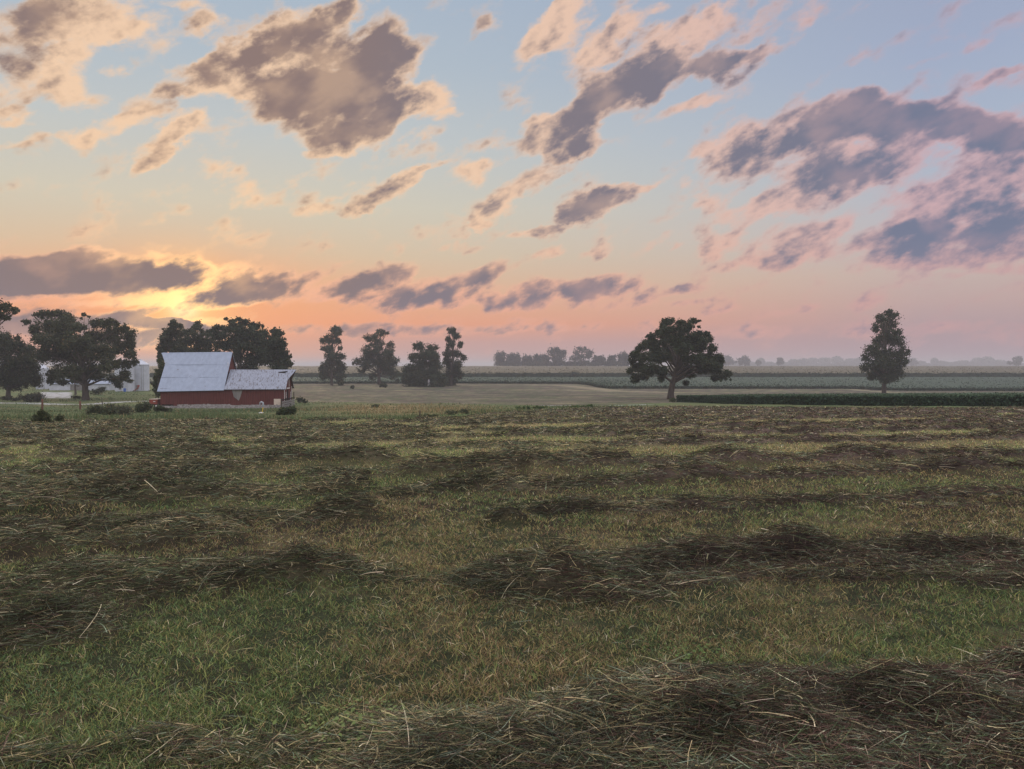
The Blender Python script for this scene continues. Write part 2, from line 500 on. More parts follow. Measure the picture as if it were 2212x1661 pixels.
# rows of cut hay: polylines on the ground, half width (m), strength
ROWS = [
    ([(900, 1640), (1100, 1595), (1500, 1545), (2000, 1530), (2600, 1500)], 0.34, 1.0),
    ([(-300, 1668), (250, 1658), (800, 1668)], 0.16, 0.5),
    ([(950, 1690), (1500, 1640), (1900, 1620), (2600, 1600)], 0.55, 1.1),
    ([(-400, 1400), (60, 1375), (225, 1362)], 0.30, 1.0),
    ([(-400, 1300), (100, 1285), (380, 1280), (600, 1262), (735, 1255)], 0.42, 1.1),
    ([(735, 1262), (950, 1262), (1130, 1268)], 0.40, 0.5),
    ([(1120, 1285), (1210, 1290), (1320, 1300)], 0.26, 0.9),
    ([(1130, 1262), (1400, 1235), (1700, 1210), (2000, 1215), (2800, 1225)], 0.62, 1.0),
    ([(1300, 1285), (1700, 1262), (2200, 1262), (2800, 1265)], 0.32, 0.7),
    ([(-500, 1195), (100, 1185), (330, 1168), (478, 1160)], 0.35, 1.1),
    ([(-500, 1165), (100, 1150), (480, 1138), (770, 1112)], 0.35, 1.05),
    ([(-500, 1120), (0, 1105), (150, 1090), (260, 1085)], 0.5, 1.0),
    ([(-500, 1075), (100, 1065), (320, 1058), (200, 1040)], 0.5, .9),
    ([(320, 1085), (420, 1080), (520, 1082), (640, 1072), (770, 1058)], 0.36, 1.0),
    ([(1070, 1132), (1130, 1128)], 0.20, 0.7),
    ([(1180, 1112), (1500, 1095), (1900, 1078), (2300, 1070), (2800, 1060)], 0.42, 0.8),
    ([(2000, 1100), (2400, 1085)], 0.3, 0.6),
    ([(850, 1072), (1130, 1055), (1440, 1040), (1560, 1034), (1750, 1030)], 0.42, 0.95),
    ([(1700, 1030), (1980, 1020), (2300, 1012), (2900, 1000)], 0.45, 1.0),
    ([(720, 1004), (830, 1000)], 0.4, 1.1),
    ([(650, 1030), (900, 1028), (1000, 1022)], 0.4, 0.7),
    ([(880, 1024), (1060, 1016), (1300, 1010), (1600, 1002), (1900, 995), (2300, 985), (2900, 972)], 0.5, 1.05),
    ([(300, 1010), (560, 1010), (700, 1000)], 0.4, 0.7),
]
SEG = []
for pts, wd, st in ROWS:
    gp = [G(a, b)[:2] for a, b in pts]
    for (x0, y0), (x1, y1) in zip(gp[:-1], gp[1:]):
        SEG.append((x0, y0, x1, y1, wd, st))

VYB = [(-2000, 914), (0, 911), (300, 909), (600, 907), (900, 905), (1000, 899), (1100, 891), (1200, 883), (1300, 879), (1450, 878), (1700, 880), (2212, 882), (4000, 884)]


def field_b(vx):
    return np.interp(vx, [p[0] for p in VYB], [p[1] for p in VYB])


def hay(X, Y):
    """how much cut hay lies here (0..1)"""
    X = np.asarray(X, float); Y = np.asarray(Y, float)
    wx = X + (fbm(X * 0.9, Y * 0.9, 3) - 0.5) * 0.5
    wy = Y + (fbm(X * 1.1 + 40, Y * 1.1, 3) - 0.5) * (0.5 + 0.02 * Y)
    h = np.zeros_like(X)
    for (x0, y0, x1, y1, wd, st) in SEG:
        ym = max(y0, y1) + wd * 3 + 1.5; yn = min(y0, y1) - wd * 3 - 1.5
        m = (Y < ym) & (Y > yn)
        if not m.any(): continue
        px, py = wx[m], wy[m]
        dx, dy = x1 - x0, y1 - y0
        t = np.clip(((px - x0) * dx + (py - y0) * dy) / (dx * dx + dy * dy + 1e-9), 0, 1)
        d = np.hypot(px - x0 - t * dx, py - y0 - t * dy) * (1.12 if wd > .6 or y0 < 4.2 else 1.5)
        h[m] = np.maximum(h[m], st * np.exp(-(d / wd) ** 2 * 0.9))
    # farther rows, regular passes of the mower
    ang = math.radians(9.5)
    q = Y * math.cos(ang) - X * math.sin(ang)
    per = np.where(Y < 30, 3.0, 3.4)
    wob = (fbm(X * 0.08 + 5, Y * 0.1, 3) - 0.5) * 2.2
    row = 0.5 + 0.5 * np.cos(2 * math.pi * (np.where(q < 24, q / 3.4, 24 / 3.4 + (q - 24) / 5.2) + wob * 0.30))
    side = sstep(X / np.maximum(Y, 1), -0.25, 0.1)
    far = sstep(Y, 16.0, 19)
    lump = fbm(X * 0.55 + 3, Y * 0.4 + 8, 4, 0.6)
    rows = np.clip(row ** 2.8 * (0.25 + 1.5 * lump), 0, 1)
    mess = sstep(lump, 0.40, 0.62)
    h = np.maximum(h, far * np.clip(rows * 1.25 * (0.45 + 0.55 * side) + mess * (0.6 * (1 - side) + 0.08), 0, 1))
    # untidy left part
    ml = sstep(-X / np.maximum(Y, 1), 0.18, 0.42) * sstep(Y, 8.5, 10.5)
    h = np.maximum(h, ml * sstep(fbm(X * 0.8, Y * 1.1 - X * .15 + 2, 4, .6), 0.44, 0.62) * 0.95)
    h = h * (0.55 + 0.75 * fbm(X * 1.7 + 11, Y * 1.7, 3))
    return np.clip(h, 0, 1)


def mound(X, Y, H):
    lump = fbm(X * 2.6, Y * 2.6 + 7, 3, 0.55)
    big = sstep(fbm(X * 1.9 + 21, Y * 2.4 + 4, 3, 0.55), 0.50, 0.78)
    return H * (0.025 + 0.14 * lump ** 2.0 + 0.085 * big) * (1 + 0.25 * sstep(Y, 12, 18))


def clump_tone(X, Y):
    """cut hay comes in darker green-black and paler drier bunches"""
    a_ = fbm(X * 1.3 + 51, Y * 3.4 - X * 0.5 + 13, 4, 0.65)
    b_ = fbm(X * 6 + 3, Y * 9, 2, 0.6)
    return (0.62 + 0.62 * sstep(a_, 0.34, 0.66)) * (0.72 + 0.5 * b_)


PILES = [((1210, 1288), .15, .17), ((1725, 1200), .14, .22), ((1510, 1225), .08, .2), ((640, 1256), .10, .28), ((200, 1275), .10, .25), ((120, 1372), .10, .25),
         ((400, 1158), .10, .35), ((745, 1115), .13, .25), ((370, 1082), .16, .4), ((470, 1080), .10, .35), ((1098, 1130), .12, .2), ((765, 1003), .22, .5), ((640, 1002), .15, .6),
         ((915, 1026), .2, .35), ((1110, 1015), .18, .9), ((1060, 1055), .12, .4), ((1440, 1040), .14, .4), ((1500, 1035), .12, .5), ((1590, 1002), .16, .6), ((730, 1060), .12, .4),
         ((285, 1060), .15, .4), ((100, 1110), .14, .4), ((2060, 1020), .16, .6), ((1250, 1003), .14, .7), ((1860, 992), .14, .9), ((1950, 1560), .09, .3), ((1500, 1590), .06, .3)]
PILES = [(G(*p_)[:2], h_, w_) for p_, h_, w_ in PILES]


def piles(X, Y):
    o = np.zeros_like(X)
    wob = 1 + (fbm(X * 5, Y * 5, 2) - .5) * 0.8
    for (px, py), h_, w_ in PILES:
        o = np.maximum(o, h_ * np.exp(-(((X - px) / (w_ * 1.35)) ** 2 + ((Y - py) / (w_ * .8)) ** 2) * wob))
    return o


def ground_full(X, Y, H=None):
    z = base_z(X, Y)
    vx, vy = project(X, Y, z)
    infield = (sstep(vy - field_b(vx), -1, 3) * (Y > 0.5)) + (Y <= 0.5) * 1.0
    if H is None: H = hay(X, Y)
    pl = piles(X, Y)
    H = np.clip(H + np.maximum(pl - 0.03, 0) * 6, 0, 1)
    H = H * infield
    z = z + mound(X, Y, H) + pl + (fbm(X * 0.35, Y * 0.35, 3) - 0.5) * 0.12 * sstep(Y, 4, 20) * sstep(-Y, -220, -150)
    return z, H, vx, vy, infield


# materials -------------------------------------------------------------
def new_mat(name, rough=0.85, spec=0.2):
    m = bpy.data.materials.new(name)
    m.use_nodes = True
    b = m.node_tree.nodes['Principled BSDF']
    b.inputs['Roughness'].default_value = rough
    b.inputs['Specular IOR Level'].default_value = spec
    return m, m.node_tree, b


def tint_mat(name, rough=0.8, spec=0.2, scales=((3.0, 0.25),), bump=0.0, bscale=30.0, trans=0.0):
    """colour from the mesh attribute, broken up by noise"""
    m, t, b = new_mat(name, rough, spec)
    at = t.nodes.new('ShaderNodeAttribute'); at.attribute_name = 'tint'
    geo = t.nodes.new('ShaderNodeNewGeometry')
    col = at.outputs['Color']
    for sc_, am in scales:
        n = t.nodes.new('ShaderNodeTexNoise')
        n.inputs['Scale'].default_value = sc_; n.inputs['Detail'].default_value = 5; n.inputs['Roughness'].default_value = 0.65
        t.links.new(geo.outputs['Position'], n.inputs['Vector'])
        mr = t.nodes.new('ShaderNodeMapRange')
        mr.inputs[1].default_value = 0.28; mr.inputs[2].default_value = 0.72
        mr.inputs[3].default_value = 1 - am; mr.inputs[4].default_value = 1 + am
        t.links.new(n.outputs[0], mr.inputs[0])
        mx_ = t.nodes.new('ShaderNodeVectorMath'); mx_.operation = 'SCALE'
        t.links.new(col, mx_.inputs[0]); t.links.new(mr.outputs[0], mx_.inputs[3])
        col = mx_.outputs[0]
    t.links.new(col, b.inputs['Base Color'])
    if bump:
        n = t.nodes.new('ShaderNodeTexNoise'); n.inputs['Scale'].default_value = bscale; n.inputs['Detail'].default_value = 6
        t.links.new(geo.outputs['Position'], n.inputs['Vector'])
        bp = t.nodes.new('ShaderNodeBump'); bp.inputs['Strength'].default_value = bump; bp.inputs['Distance'].default_value = 0.05
        t.links.new(n.outputs[0], bp.inputs['Height']); t.links.new(bp.outputs[0], b.inputs['Normal'])
    if trans:
        tr = t.nodes.new('ShaderNodeBsdfTranslucent'); t.links.new(col, tr.inputs[0])
        ms = t.nodes.new('ShaderNodeMixShader'); ms.inputs[0].default_value = trans
        t.links.new(b.outputs[0], ms.inputs[1]); t.links.new(tr.outputs[0], ms.inputs[2])
        t.links.new(ms.outputs[0], t.nodes['Material Output'].inputs[0])
    return m


def plain_mat(name, col, rough=0.8, spec=0.25, var=0.2, scale=2.0, metal=0.0, second=None, smin=0.55, smax=0.65, stretch_=(1, 1, 1), bump=0.0, bscale=20.0):
    """flat colour with noise variation and an optional second colour in patches"""
    m, t, b = new_mat(name, rough, spec)
    b.inputs['Metallic'].default_value = metal
    tcn = t.nodes.new('ShaderNodeTexCoord')
    mp = t.nodes.new('ShaderNodeMapping'); mp.inputs['Scale'].default_value = stretch_
    t.links.new(tcn.outputs['Object'], mp.inputs[0])
    n = t.nodes.new('ShaderNodeTexNoise'); n.inputs['Scale'].default_value = scale; n.inputs['Detail'].default_value = 6
    t.links.new(mp.outputs[0], n.inputs['Vector'])
    mr = t.nodes.new('ShaderNodeMapRange'); mr.inputs[1].default_value = .3; mr.inputs[2].default_value = .7
    mr.inputs[3].default_value = 1 - var; mr.inputs[4].default_value = 1 + var
    t.links.new(n.outputs[0], mr.inputs[0])
    base = t.nodes.new('ShaderNodeRGB'); base.outputs[0].default_value = (*col, 1)
    c = base.outputs[0]
    if second is not None:
        n2 = t.nodes.new('ShaderNodeTexNoise'); n2.inputs['Scale'].default_value = scale * 1.7; n2.inputs['Detail'].default_value = 7; n2.inputs['Roughness'].default_value = .7
        mp2 = t.nodes.new('ShaderNodeMapping'); mp2.inputs['Location'].default_value = (3, 7, 1); mp2.inputs['Scale'].default_value = stretch_
        t.links.new(tcn.outputs['Object'], mp2.inputs[0]); t.links.new(mp2.outputs[0], n2.inputs['Vector'])
        r2_ = t.nodes.new('ShaderNodeMapRange'); r2_.inputs[1].default_value = smin; r2_.inputs[2].default_value = smax
        t.links.new(n2.outputs[0], r2_.inputs[0])
        mm = t.nodes.new('ShaderNodeMix'); mm.data_type = 'RGBA'
        t.links.new(r2_.outputs[0], mm.inputs[0]); t.links.new(c, mm.inputs[6]); mm.inputs[7].default_value = (*second, 1)
        c = mm.outputs[2]
    vm = t.nodes.new('ShaderNodeVectorMath'); vm.operation = 'SCALE'
    t.links.new(c, vm.inputs[0]); t.links.new(mr.outputs[0], vm.inputs[3])
    t.links.new(vm.outputs[0], b.inputs['Base Color'])
    if bump:
        bp = t.nodes.new('ShaderNodeBump'); bp.inputs['Strength'].default_value = bump; bp.inputs['Distance'].default_value = 0.03
        n3 = t.nodes.new('ShaderNodeTexNoise'); n3.inputs['Scale'].default_value = bscale
        t.links.new(tcn.outputs['Object'], n3.inputs['Vector'])
        t.links.new(n3.outputs[0], bp.inputs['Height']); t.links.new(bp.outputs[0], b.inputs['Normal'])
    return m


# ------------------------------------------------------------------ ground sheet
def build_ground():
    r = [0.35]
    while r[-1] < 9000:
        step = 0.010 if r[-1] < 60 else (0.016 if r[-1] < 400 else 0.06)
        r.append(r[-1] * (1 + step))
    r = np.array(r)
    fa = np.radians(np.arange(-42, 42.01, 0.16))
    ba = np.radians(np.concatenate([np.arange(44, 316, 4.0)]))
    th = np.concatenate([fa, ba])
    R_, T_ = np.meshgrid(r, th, indexing='ij')
    X = R_ * np.sin(T_); Y = R_ * np.cos(T_)
    shp = X.shape
    X = X.ravel(); Y = Y.ravel()
    Yp = np.maximum(Y, 0.05)
    z, H, vx, vy, inf = ground_full(X, Yp)
    z = np.where(Y < 0, -0.0 + CAMZ - 1.6 + mound(X, Y, hay(X, Y)), z)
    n1 = fbm(X * 0.30, Y * 0.30, 4); n2 = fbm(X * 2.3 + 5, Y * 2.3, 3); n3 = fbm(X * 0.06 + 3, Y * 0.06, 3)
    c = np.zeros((len(X), 3))
    def mixc(c, col, w):
        return c * (1 - w[:, None]) + np.array(col) * w[:, None]
    c[:] = (0.028, 0.023, 0.014)
    c = mixc(c, (0.032, 0.040, 0.018), sstep(n1, 0.42, 0.62) * 0.8)
    c = mixc(c, (0.17, 0.135, 0.07), sstep(n2, 0.55, 0.8) * 0.4)
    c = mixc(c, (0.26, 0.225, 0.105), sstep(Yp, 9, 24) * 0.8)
    pinkish = sstep(X / np.maximum(Yp, 1), -0.1, 0.35)
    hc = np.array((0.105, 0.092, 0.056))[None] * (1 - pinkish[:, None]) + np.array((0.125, 0.090, 0.074))[None] * pinkish[:, None]
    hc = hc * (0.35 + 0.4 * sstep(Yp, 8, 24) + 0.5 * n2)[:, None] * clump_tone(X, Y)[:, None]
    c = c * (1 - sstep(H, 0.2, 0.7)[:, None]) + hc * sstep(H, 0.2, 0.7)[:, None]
    # pasture round the barn
    past = 1 - inf
    pc = np.zeros_like(c); pc[:] = (0.085, 0.118, 0.045)
    pc = mixc(pc, (0.12, 0.125, 0.055), sstep(n1, 0.45, 0.65))
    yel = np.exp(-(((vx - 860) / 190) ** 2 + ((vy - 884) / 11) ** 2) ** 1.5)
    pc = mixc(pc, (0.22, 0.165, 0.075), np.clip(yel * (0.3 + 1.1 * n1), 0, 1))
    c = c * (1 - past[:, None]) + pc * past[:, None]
    # second mown field, pale pink-brown, seen beyond the pasture
    vb2 = np.interp(vx, [-400, 600, 640, 1000, 1150, 1300, 1450, 2300], [800, 800, 868, 873, 876, 874, 870, 868]) + (n1 - .5) * 9 + (n2 - .5) * 2
    f2 = sstep(vb2 - vy, -0.6, 0.8) * sstep(Yp, 60, 70)
    m2c = np.zeros_like(c); m2c[:] = (0.135, 0.122, 0.085)
    q = fbm(X * 0.04, Y * 0.45 + X * 0.02, 5, 0.75)
    m2c = mixc(m2c, (0.085, 0.068, 0.056), sstep(q, 0.46, 0.56))
    m2c = mixc(m2c, (0.20, 0.175, 0.105), sstep(q, 0.45, 0.36))
    q2 = fbm(X * 0.35 + 9, Y * 0.9, 4, 0.7)
    m2c = mixc(m2c, (0.075, 0.090, 0.048), sstep(q2, 0.46, 0.60) * 0.8)
    m2c *= (0.72 + 0.5 * fbm(X * 1.3, Y * 1.3, 3, .7))[:, None]
    c = c * (1 - f2[:, None]) + m2c * f2[:, None]
    def seg_mask(pts, wd):
        m = np.zeros(len(X))
        gp = [G(a, b)[:2] for a, b in pts]
        for (x0, y0), (x1, y1) in zip(gp[:-1], gp[1:]):
            dx, dy = x1 - x0, y1 - y0
            t = np.clip(((X - x0) * dx + (Y - y0) * dy) / (dx * dx + dy * dy), 0, 1)
            d = np.hypot(X - x0 - t * dx, Y - y0 - t * dy)
            m = np.maximum(m, 1 - sstep(d, wd * .6, wd * 1.2))
        return m
    Gs = seg_mask([(860, 906), (1050, 894), (1200, 885), (1330, 878), (1460, 871)], 2.2)
    c = mixc(c, (0.095, 0.145, 0.048), Gs * 0.75 * (1 - 0.5 * n2))
    Gs = seg_mask([(1150, 831.5), (1220, 833), (1280, 839), (1330, 845), (1450, 848)], 3.4)
    c = mixc(c, (0.25, 0.215, 0.14), Gs * 0.75)
    Gs = seg_mask([(1840, 842), (1900, 846), (1990, 849)], 1.6)
    c = mixc(c, (0.26, 0.24, 0.15), Gs * 0.8)
    # pale gravel: yard, lane and the wash-out in the middle
    g = seg_mask([(-300, 866), (0, 870.5), (60, 870.5), (130, 874), (200, 872.5), (262, 868), (345, 865.5)], 1.6)
    g = np.maximum(g, 0.8 * seg_mask([(1180, 876.0), (1290, 876.6), (1400, 874)], 1.0))
    g = np.maximum(g, sstep(vy, 846, 848) * sstep(-vy, -861, -859) * sstep(-vx, -158, -150) * sstep(vx, 84, 92) * (Y > 100))
    g = g * sstep(n2, 0.15, 0.45)
    c = mixc(c, (0.42, 0.42, 0.42), g * 0.9)
    # beyond: crops
    cr = sstep(Yp, 300, 340)
    c = mixc(c, (0.11, 0.12, 0.07), cr)
    nr, nt = shp
    idx = np.arange(nr * nt).reshape(nr, nt)
    a = idx[:-1, :]; b = idx[1:, :]
    a2 = np.roll(a, -1, axis=1); b2 = np.roll(b, -1, axis=1)
    faces = np.stack([a, a2, b2, b], -1).reshape(-1, 4)
    cen = len(X)
    V3 = np.stack([X, Y, z], -1)
    mat = tint_mat('soil_and_thatch', 0.95, 0.1, ((14.0, 0.35), (70.0, 0.35), (1.2, 0.12)), bump=0.5, bscale=45)
    # close the hole under the camera with a small fan
    V3 = np.vstack([V3, [[0, 0, 0.0]]]); c = np.vstack([c, [[0.1, 0.09, 0.05]]])
    ring = idx[0]
    fan = np.stack([np.full(nt, cen), np.roll(ring, -1), ring, ring], -1)
    ob = poly_mesh('ground', V3, faces, mat, colors=c, smooth=True)
    me = ob.data
    bm = bmesh.new(); bm.from_mesh(me); bm.verts.ensure_lookup_table()
    for i in range(nt):
        try: bm.faces.new((bm.verts[cen], bm.verts[int(ring[(i + 1) % nt])], bm.verts[int(ring[i])]))
        except ValueError: pass
    bm.to_mesh(me); bm.free()
    tag(ob, kind='structure')
    return ob


build_ground()


# ------------------------------------------------------------------ blades and stems
def sample(n, y0, y1, s0=-0.80, s1=0.80, k=1.0):
    """points on the ground, denser towards the camera (k=1: density falls as 1/Y^2)"""
    u = rng.random(n)
    if k == 1.0:
        Y = y0 * (y1 / y0) ** u
    else:
        e = 1 - k
        Y = (y0 ** e + u * (y1 ** e - y0 ** e)) ** (1 / e)
    s_ = s0 + (s1 - s0) * rng.random(n)
    return s_ * Y, Y


def ribbons(name, base, dirs, length, width, bend, mat, cols, segs=2, up=None):
    """thin tapered strips: base (N,3), dirs (N,3) unit, bend (N,3) displacement at the tip"""
    n = len(base)
    side = np.cross(dirs, rng.normal(size=(n, 3)))
    side /= np.linalg.norm(side, axis=1)[:, None] + 1e-9
    rows_ = []
    for i in range(segs + 1):
        t = i / segs
        c_ = base + dirs * (length * t)[:, None] + bend * (t * t)
        w = width * (1 - 0.75 * t * t) * 0.5
        rows_.append(c_ - side * w[:, None]); rows_.append(c_ + side * w[:, None])
    V3 = np.stack(rows_, 1)                     # N, 2(segs+1), 3
    m = 2 * (segs + 1)
    off_ = (np.arange(n) * m)[:, None]
    f = [np.hstack([off_ + 2 * i, off_ + 2 * i + 1, off_ + 2 * i + 3, off_ + 2 * i + 2]) for i in range(segs)]
    faces = np.vstack(f)
    ob = poly_mesh(name, V3.reshape(-1, 3), faces, mat, colors=np.repeat(cols, m, axis=0))
    return ob


def palette(n, cols, weights, var=0.25):
    cols = np.array(cols); w = np.asarray(weights, float)
    if w.ndim == 1: w = np.tile(w, (n, 1))
    w = w / w.sum(1, keepdims=True)
    cum = np.cumsum(w, 1)
    k = (rng.random(n)[:, None] > cum).sum(1).clip(0, len(cols) - 1)
    c = cols[k] * (1 + (rng.random(n)[:, None] * 2 - 1) * var)
    return c * (1 + (rng.random((n, 3)) * 2 - 1) * 0.06)


grass_mat = tint_mat('grass_blades', 0.7, 0.25, ((0.8, 0.12),), trans=0.25)
hay_mat = tint_mat('dry_stems', 0.75, 0.2, ((0.8, 0.15),), trans=0.15)


def build_grass():
    X, Y = sample(1150000, 1.9, 95)
    H = hay(X, Y)
    z, Hf, vx, vy, inf = ground_full(X, Y, H)
    keep = (inf > 0.5) & (rng.random(len(X)) > sstep(Hf, 0.25, 0.75) * 0.92)
    # keep patchiness
    pn = fbm(X * 1.9, Y * 1.9, 3)
    keep &= rng.random(len(X)) < 0.25 + 0.9 * sstep(fbm(X * 7, Y * 7, 2), 0.3, 0.6)
    X, Y, z, H, pn = X[keep], Y[keep], z[keep], Hf[keep], pn[keep]
    n = len(X)
    L = (0.022 + 0.030 * rng.random(n) ** 1.5) * (0.70 + 0.8 * pn)
    L = L * (1 + 0.010 * Y)
    W = np.maximum(0.0030, 0.00062 * Y) * (0.5 + 1.1 * rng.random(n))
    tilt = rng.normal(size=(n, 2)) * 0.38
    d = np.stack([tilt[:, 0], tilt[:, 1], np.ones(n)], -1); d /= np.linalg.norm(d, axis=1)[:, None]
    bend = np.stack([rng.normal(size=n) * 0.5, rng.normal(size=n) * 0.5, -0.35 * rng.random(n)], -1) * L[:, None]
    g1 = fbm(X * 0.55 + 9, Y * 0.55, 4)
    green = sstep(g1 + 0.10 * sstep(-X / Y, 0, 0.5) - 0.06 * sstep(X / Y, 0.1, 0.5), 0.34, 0.70)
    w = np.stack([0.45 + 1.5 * green, 0.25 + 0.7 * green, 0.9 - 0.5 * green, 0.7 - 0.55 * green, 0.12 + 0 * green], -1)
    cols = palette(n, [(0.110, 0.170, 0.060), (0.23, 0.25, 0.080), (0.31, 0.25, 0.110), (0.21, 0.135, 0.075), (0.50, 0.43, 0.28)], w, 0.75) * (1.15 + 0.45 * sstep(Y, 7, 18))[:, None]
    base = np.stack([X, Y, z - 0.006], -1)
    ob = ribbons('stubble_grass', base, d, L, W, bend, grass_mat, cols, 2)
    tag(ob, 'short green and tan stubble left standing between the rows of hay', 'grass', kind='stuff')


def build_hay():
    X, Y = sample(2000000, 1.9, 95)
    H = hay(X, Y)
    z, Hf, vx, vy, inf = ground_full(X, Y, H)
    keep = (inf > 0.5) & (rng.random(len(X)) < 0.014 + sstep(Hf, 0.18, 0.78) * 0.95)
    X, Y, z, H = X[keep], Y[keep], z[keep], Hf[keep]
    n = len(X)
    L = (0.04 + 0.19 * rng.random(n) ** 2.4) * (1 + 0.004 * Y)
    W = np.maximum(0.0022, 0.00050 * Y) * (0.5 + 1.4 * rng.random(n) ** 2)
    a = rng.normal(size=n) * 0.75 + math.radians(9) + math.pi * (rng.random(n) < 0.5)
    a = np.where(rng.random(n) < 0.35, rng.random(n) * 2 * math.pi, a)
    el = rng.normal(size=n) * 0.20 + 0.05
    el = np.where(rng.random(n) < 0.06, 0.5 + 0.5 * rng.random(n), el)
    d = np.stack([np.cos(a) * np.cos(el), np.sin(a) * np.cos(el), np.sin(el)], -1)
    bend = np.stack([rng.normal(size=n), rng.normal(size=n), -0.5 * rng.random(n)], -1) * (L * 0.45)[:, None]
    lift = rng.random(n) * (0.012 + 0.095 * H)
    base = np.stack([X, Y, z + lift], -1) - d * (L * 0.5)[:, None]
    base[:, 2] = np.maximum(base[:, 2], z - 0.01)
    right_ = sstep(X / Y, -0.1, 0.45)
    nearr = sstep(-Y, -9, -4)
    tone_ = fbm(X * 0.7 + 30, Y * 0.7, 3)
    straw = sstep(tone_, 0.40, 0.66)
    w = np.stack([0.8 + 0 * right_, 0.75 - 0.35 * right_, 0.45 + 0.65 * right_, (0.20 + 0.45 * straw) * (1 - 0.55 * right_), 0.30 + 0.2 * straw, 0.10 + 0 * right_], -1)
    cols = palette(n, [(0.038, 0.034, 0.022), (0.095, 0.125, 0.055), (0.105, 0.062, 0.046), (0.40, 0.33, 0.17), (0.170, 0.205, 0.135), (0.60, 0.53, 0.35)], w, 0.6) * clump_tone(X, Y)[:, None]
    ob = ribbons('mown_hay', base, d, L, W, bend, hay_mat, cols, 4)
    tag(ob, 'dark wilted mown hay lying in loose rows across the field', 'hay', kind='stuff')


def build_foxtails():
    X, Y = sample(3000, 2.0, 14)
    H = hay(X, Y); z, Hf, vx, vy, inf = ground_full(X, Y, H)
    keep = rng.random(len(X)) < sstep(Hf, 0.15, 0.6) * (0.25 + 0.75 * sstep(fbm(X * .8 + 30, Y * .8, 3), .35, .6))
    X, Y, z = X[keep], Y[keep], z[keep]
    n = len(X)
    Ls = 0.045 + 0.035 * rng.random(n)
    a = rng.random(n) * 2 * math.pi; el = rng.normal(size=n) * 0.3 + 0.1
    d = np.stack([np.cos(a) * np.cos(el), np.sin(a) * np.cos(el), np.sin(el)], -1)
    e1 = np.cross(d, [0, 0, 1.0]); e1 /= np.linalg.norm(e1, axis=1)[:, None]
    e2 = np.cross(d, e1)
    bend = rng.normal(size=(n, 3)) * 0.012
    rows_ = []
    for t, rr in ((0, 0.35), (0.25, 0.9), (0.6, 1.0), (0.85, 0.75), (1.0, 0.2)):
        c_ = np.stack([X, Y, z + 0.05], -1) + d * (Ls * (t - .5))[:, None] + bend * (t * t)
        for k in range(6):
            an = k * math.pi / 3
            rows_.append(c_ + (e1 * math.cos(an) + e2 * math.sin(an)) * (0.0034 * rr * (0.8 + 0.5 * rng.random(n)))[:, None])
    V3 = np.stack(rows_, 1); m = 30
    off_ = (np.arange(n) * m)[:, None]
    f = []
    for i in range(4):
        for k in range(6):
            f.append(np.hstack([off_ + i * 6 + k, off_ + i * 6 + (k + 1) % 6, off_ + (i + 1) * 6 + (k + 1) % 6, off_ + (i + 1) * 6 + k]))
    cols = palette(n, [(0.42, 0.36, 0.20), (0.30, 0.29, 0.16)], [1, 1], 0.25)
    ob = poly_mesh('seed_heads', V3.reshape(-1, 3), np.vstack(f), hay_mat, colors=np.repeat(cols, m, axis=0))
    tag(ob, 'pale bristly seed heads scattered through the cut hay', 'seed heads', kind='stuff')


def build_pasture():
    X, Y = sample(110000, 38, 230, -0.8, 0.6, k=1.0)
    z, Hf, vx, vy, inf = ground_full(X, Y, np.zeros_like(X))
    vb2 = np.interp(vx, [-400, 600, 640, 1000, 1150, 1300, 1450], [800, 800, 868, 873, 876, 876, 876])
    keep = (inf < 0.6) & (vy > vb2) & (vx < 1420)
    gm = (vy > 846) & (vy < 861) & (vx < 180)
    keep &= ~gm
    X, Y, z, vx, vy = X[keep], Y[keep], z[keep], vx[keep], vy[keep]
    n = len(X)
    t_ = fbm(X * 0.12, Y * 0.12, 4)
    L = (0.06 + 0.12 * rng.random(n)) * (0.5 + 1.4 * sstep(t_, 0.35, 0.7))
    L *= np.where((vy > 868) & (vy < 876) & (vx < 340), 0.4, 1.0)
    W = 0.0009 * Y * (0.6 + rng.random(n))
    tilt = rng.normal(size=(n, 2)) * 0.35
    d = np.stack([tilt[:, 0], tilt[:, 1], np.ones(n)], -1); d /= np.linalg.norm(d, axis=1)[:, None]
    bend = rng.normal(size=(n, 3)) * (L * 0.3)[:, None]
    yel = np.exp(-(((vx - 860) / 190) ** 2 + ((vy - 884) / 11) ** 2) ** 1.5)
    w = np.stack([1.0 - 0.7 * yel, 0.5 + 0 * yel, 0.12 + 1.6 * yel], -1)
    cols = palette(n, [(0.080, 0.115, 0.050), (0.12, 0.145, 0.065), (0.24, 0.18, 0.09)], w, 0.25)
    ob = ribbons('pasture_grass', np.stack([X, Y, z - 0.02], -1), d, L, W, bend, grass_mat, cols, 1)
    tag(ob, 'rough green pasture grass round the barn and farmyard', 'grass', kind='stuff')


build_grass()
build_hay()
build_foxtails()
build_pasture()
#@@CROPS
# ------------------------------------------------------------------ crops
leaf_mat = tint_mat('leaves', 0.65, 0.25, ((0.5, 0.15),), trans=0.2)
crop_mat = tint_mat('crop_canopy', 0.8, 0.15, ((0.9, 0.25), (0.12, 0.10)), bump=0.6, bscale=3.0)


def resample(pts, n):
    p = np.array(pts, float)
    d = np.concatenate([[0], np.cumsum(np.hypot(*np.diff(p, axis=0).T))])
    t = np.linspace(0, d[-1], n)
    return np.stack([np.interp(t, d, p[:, 0]), np.interp(t, d, p[:, 1])], -1)


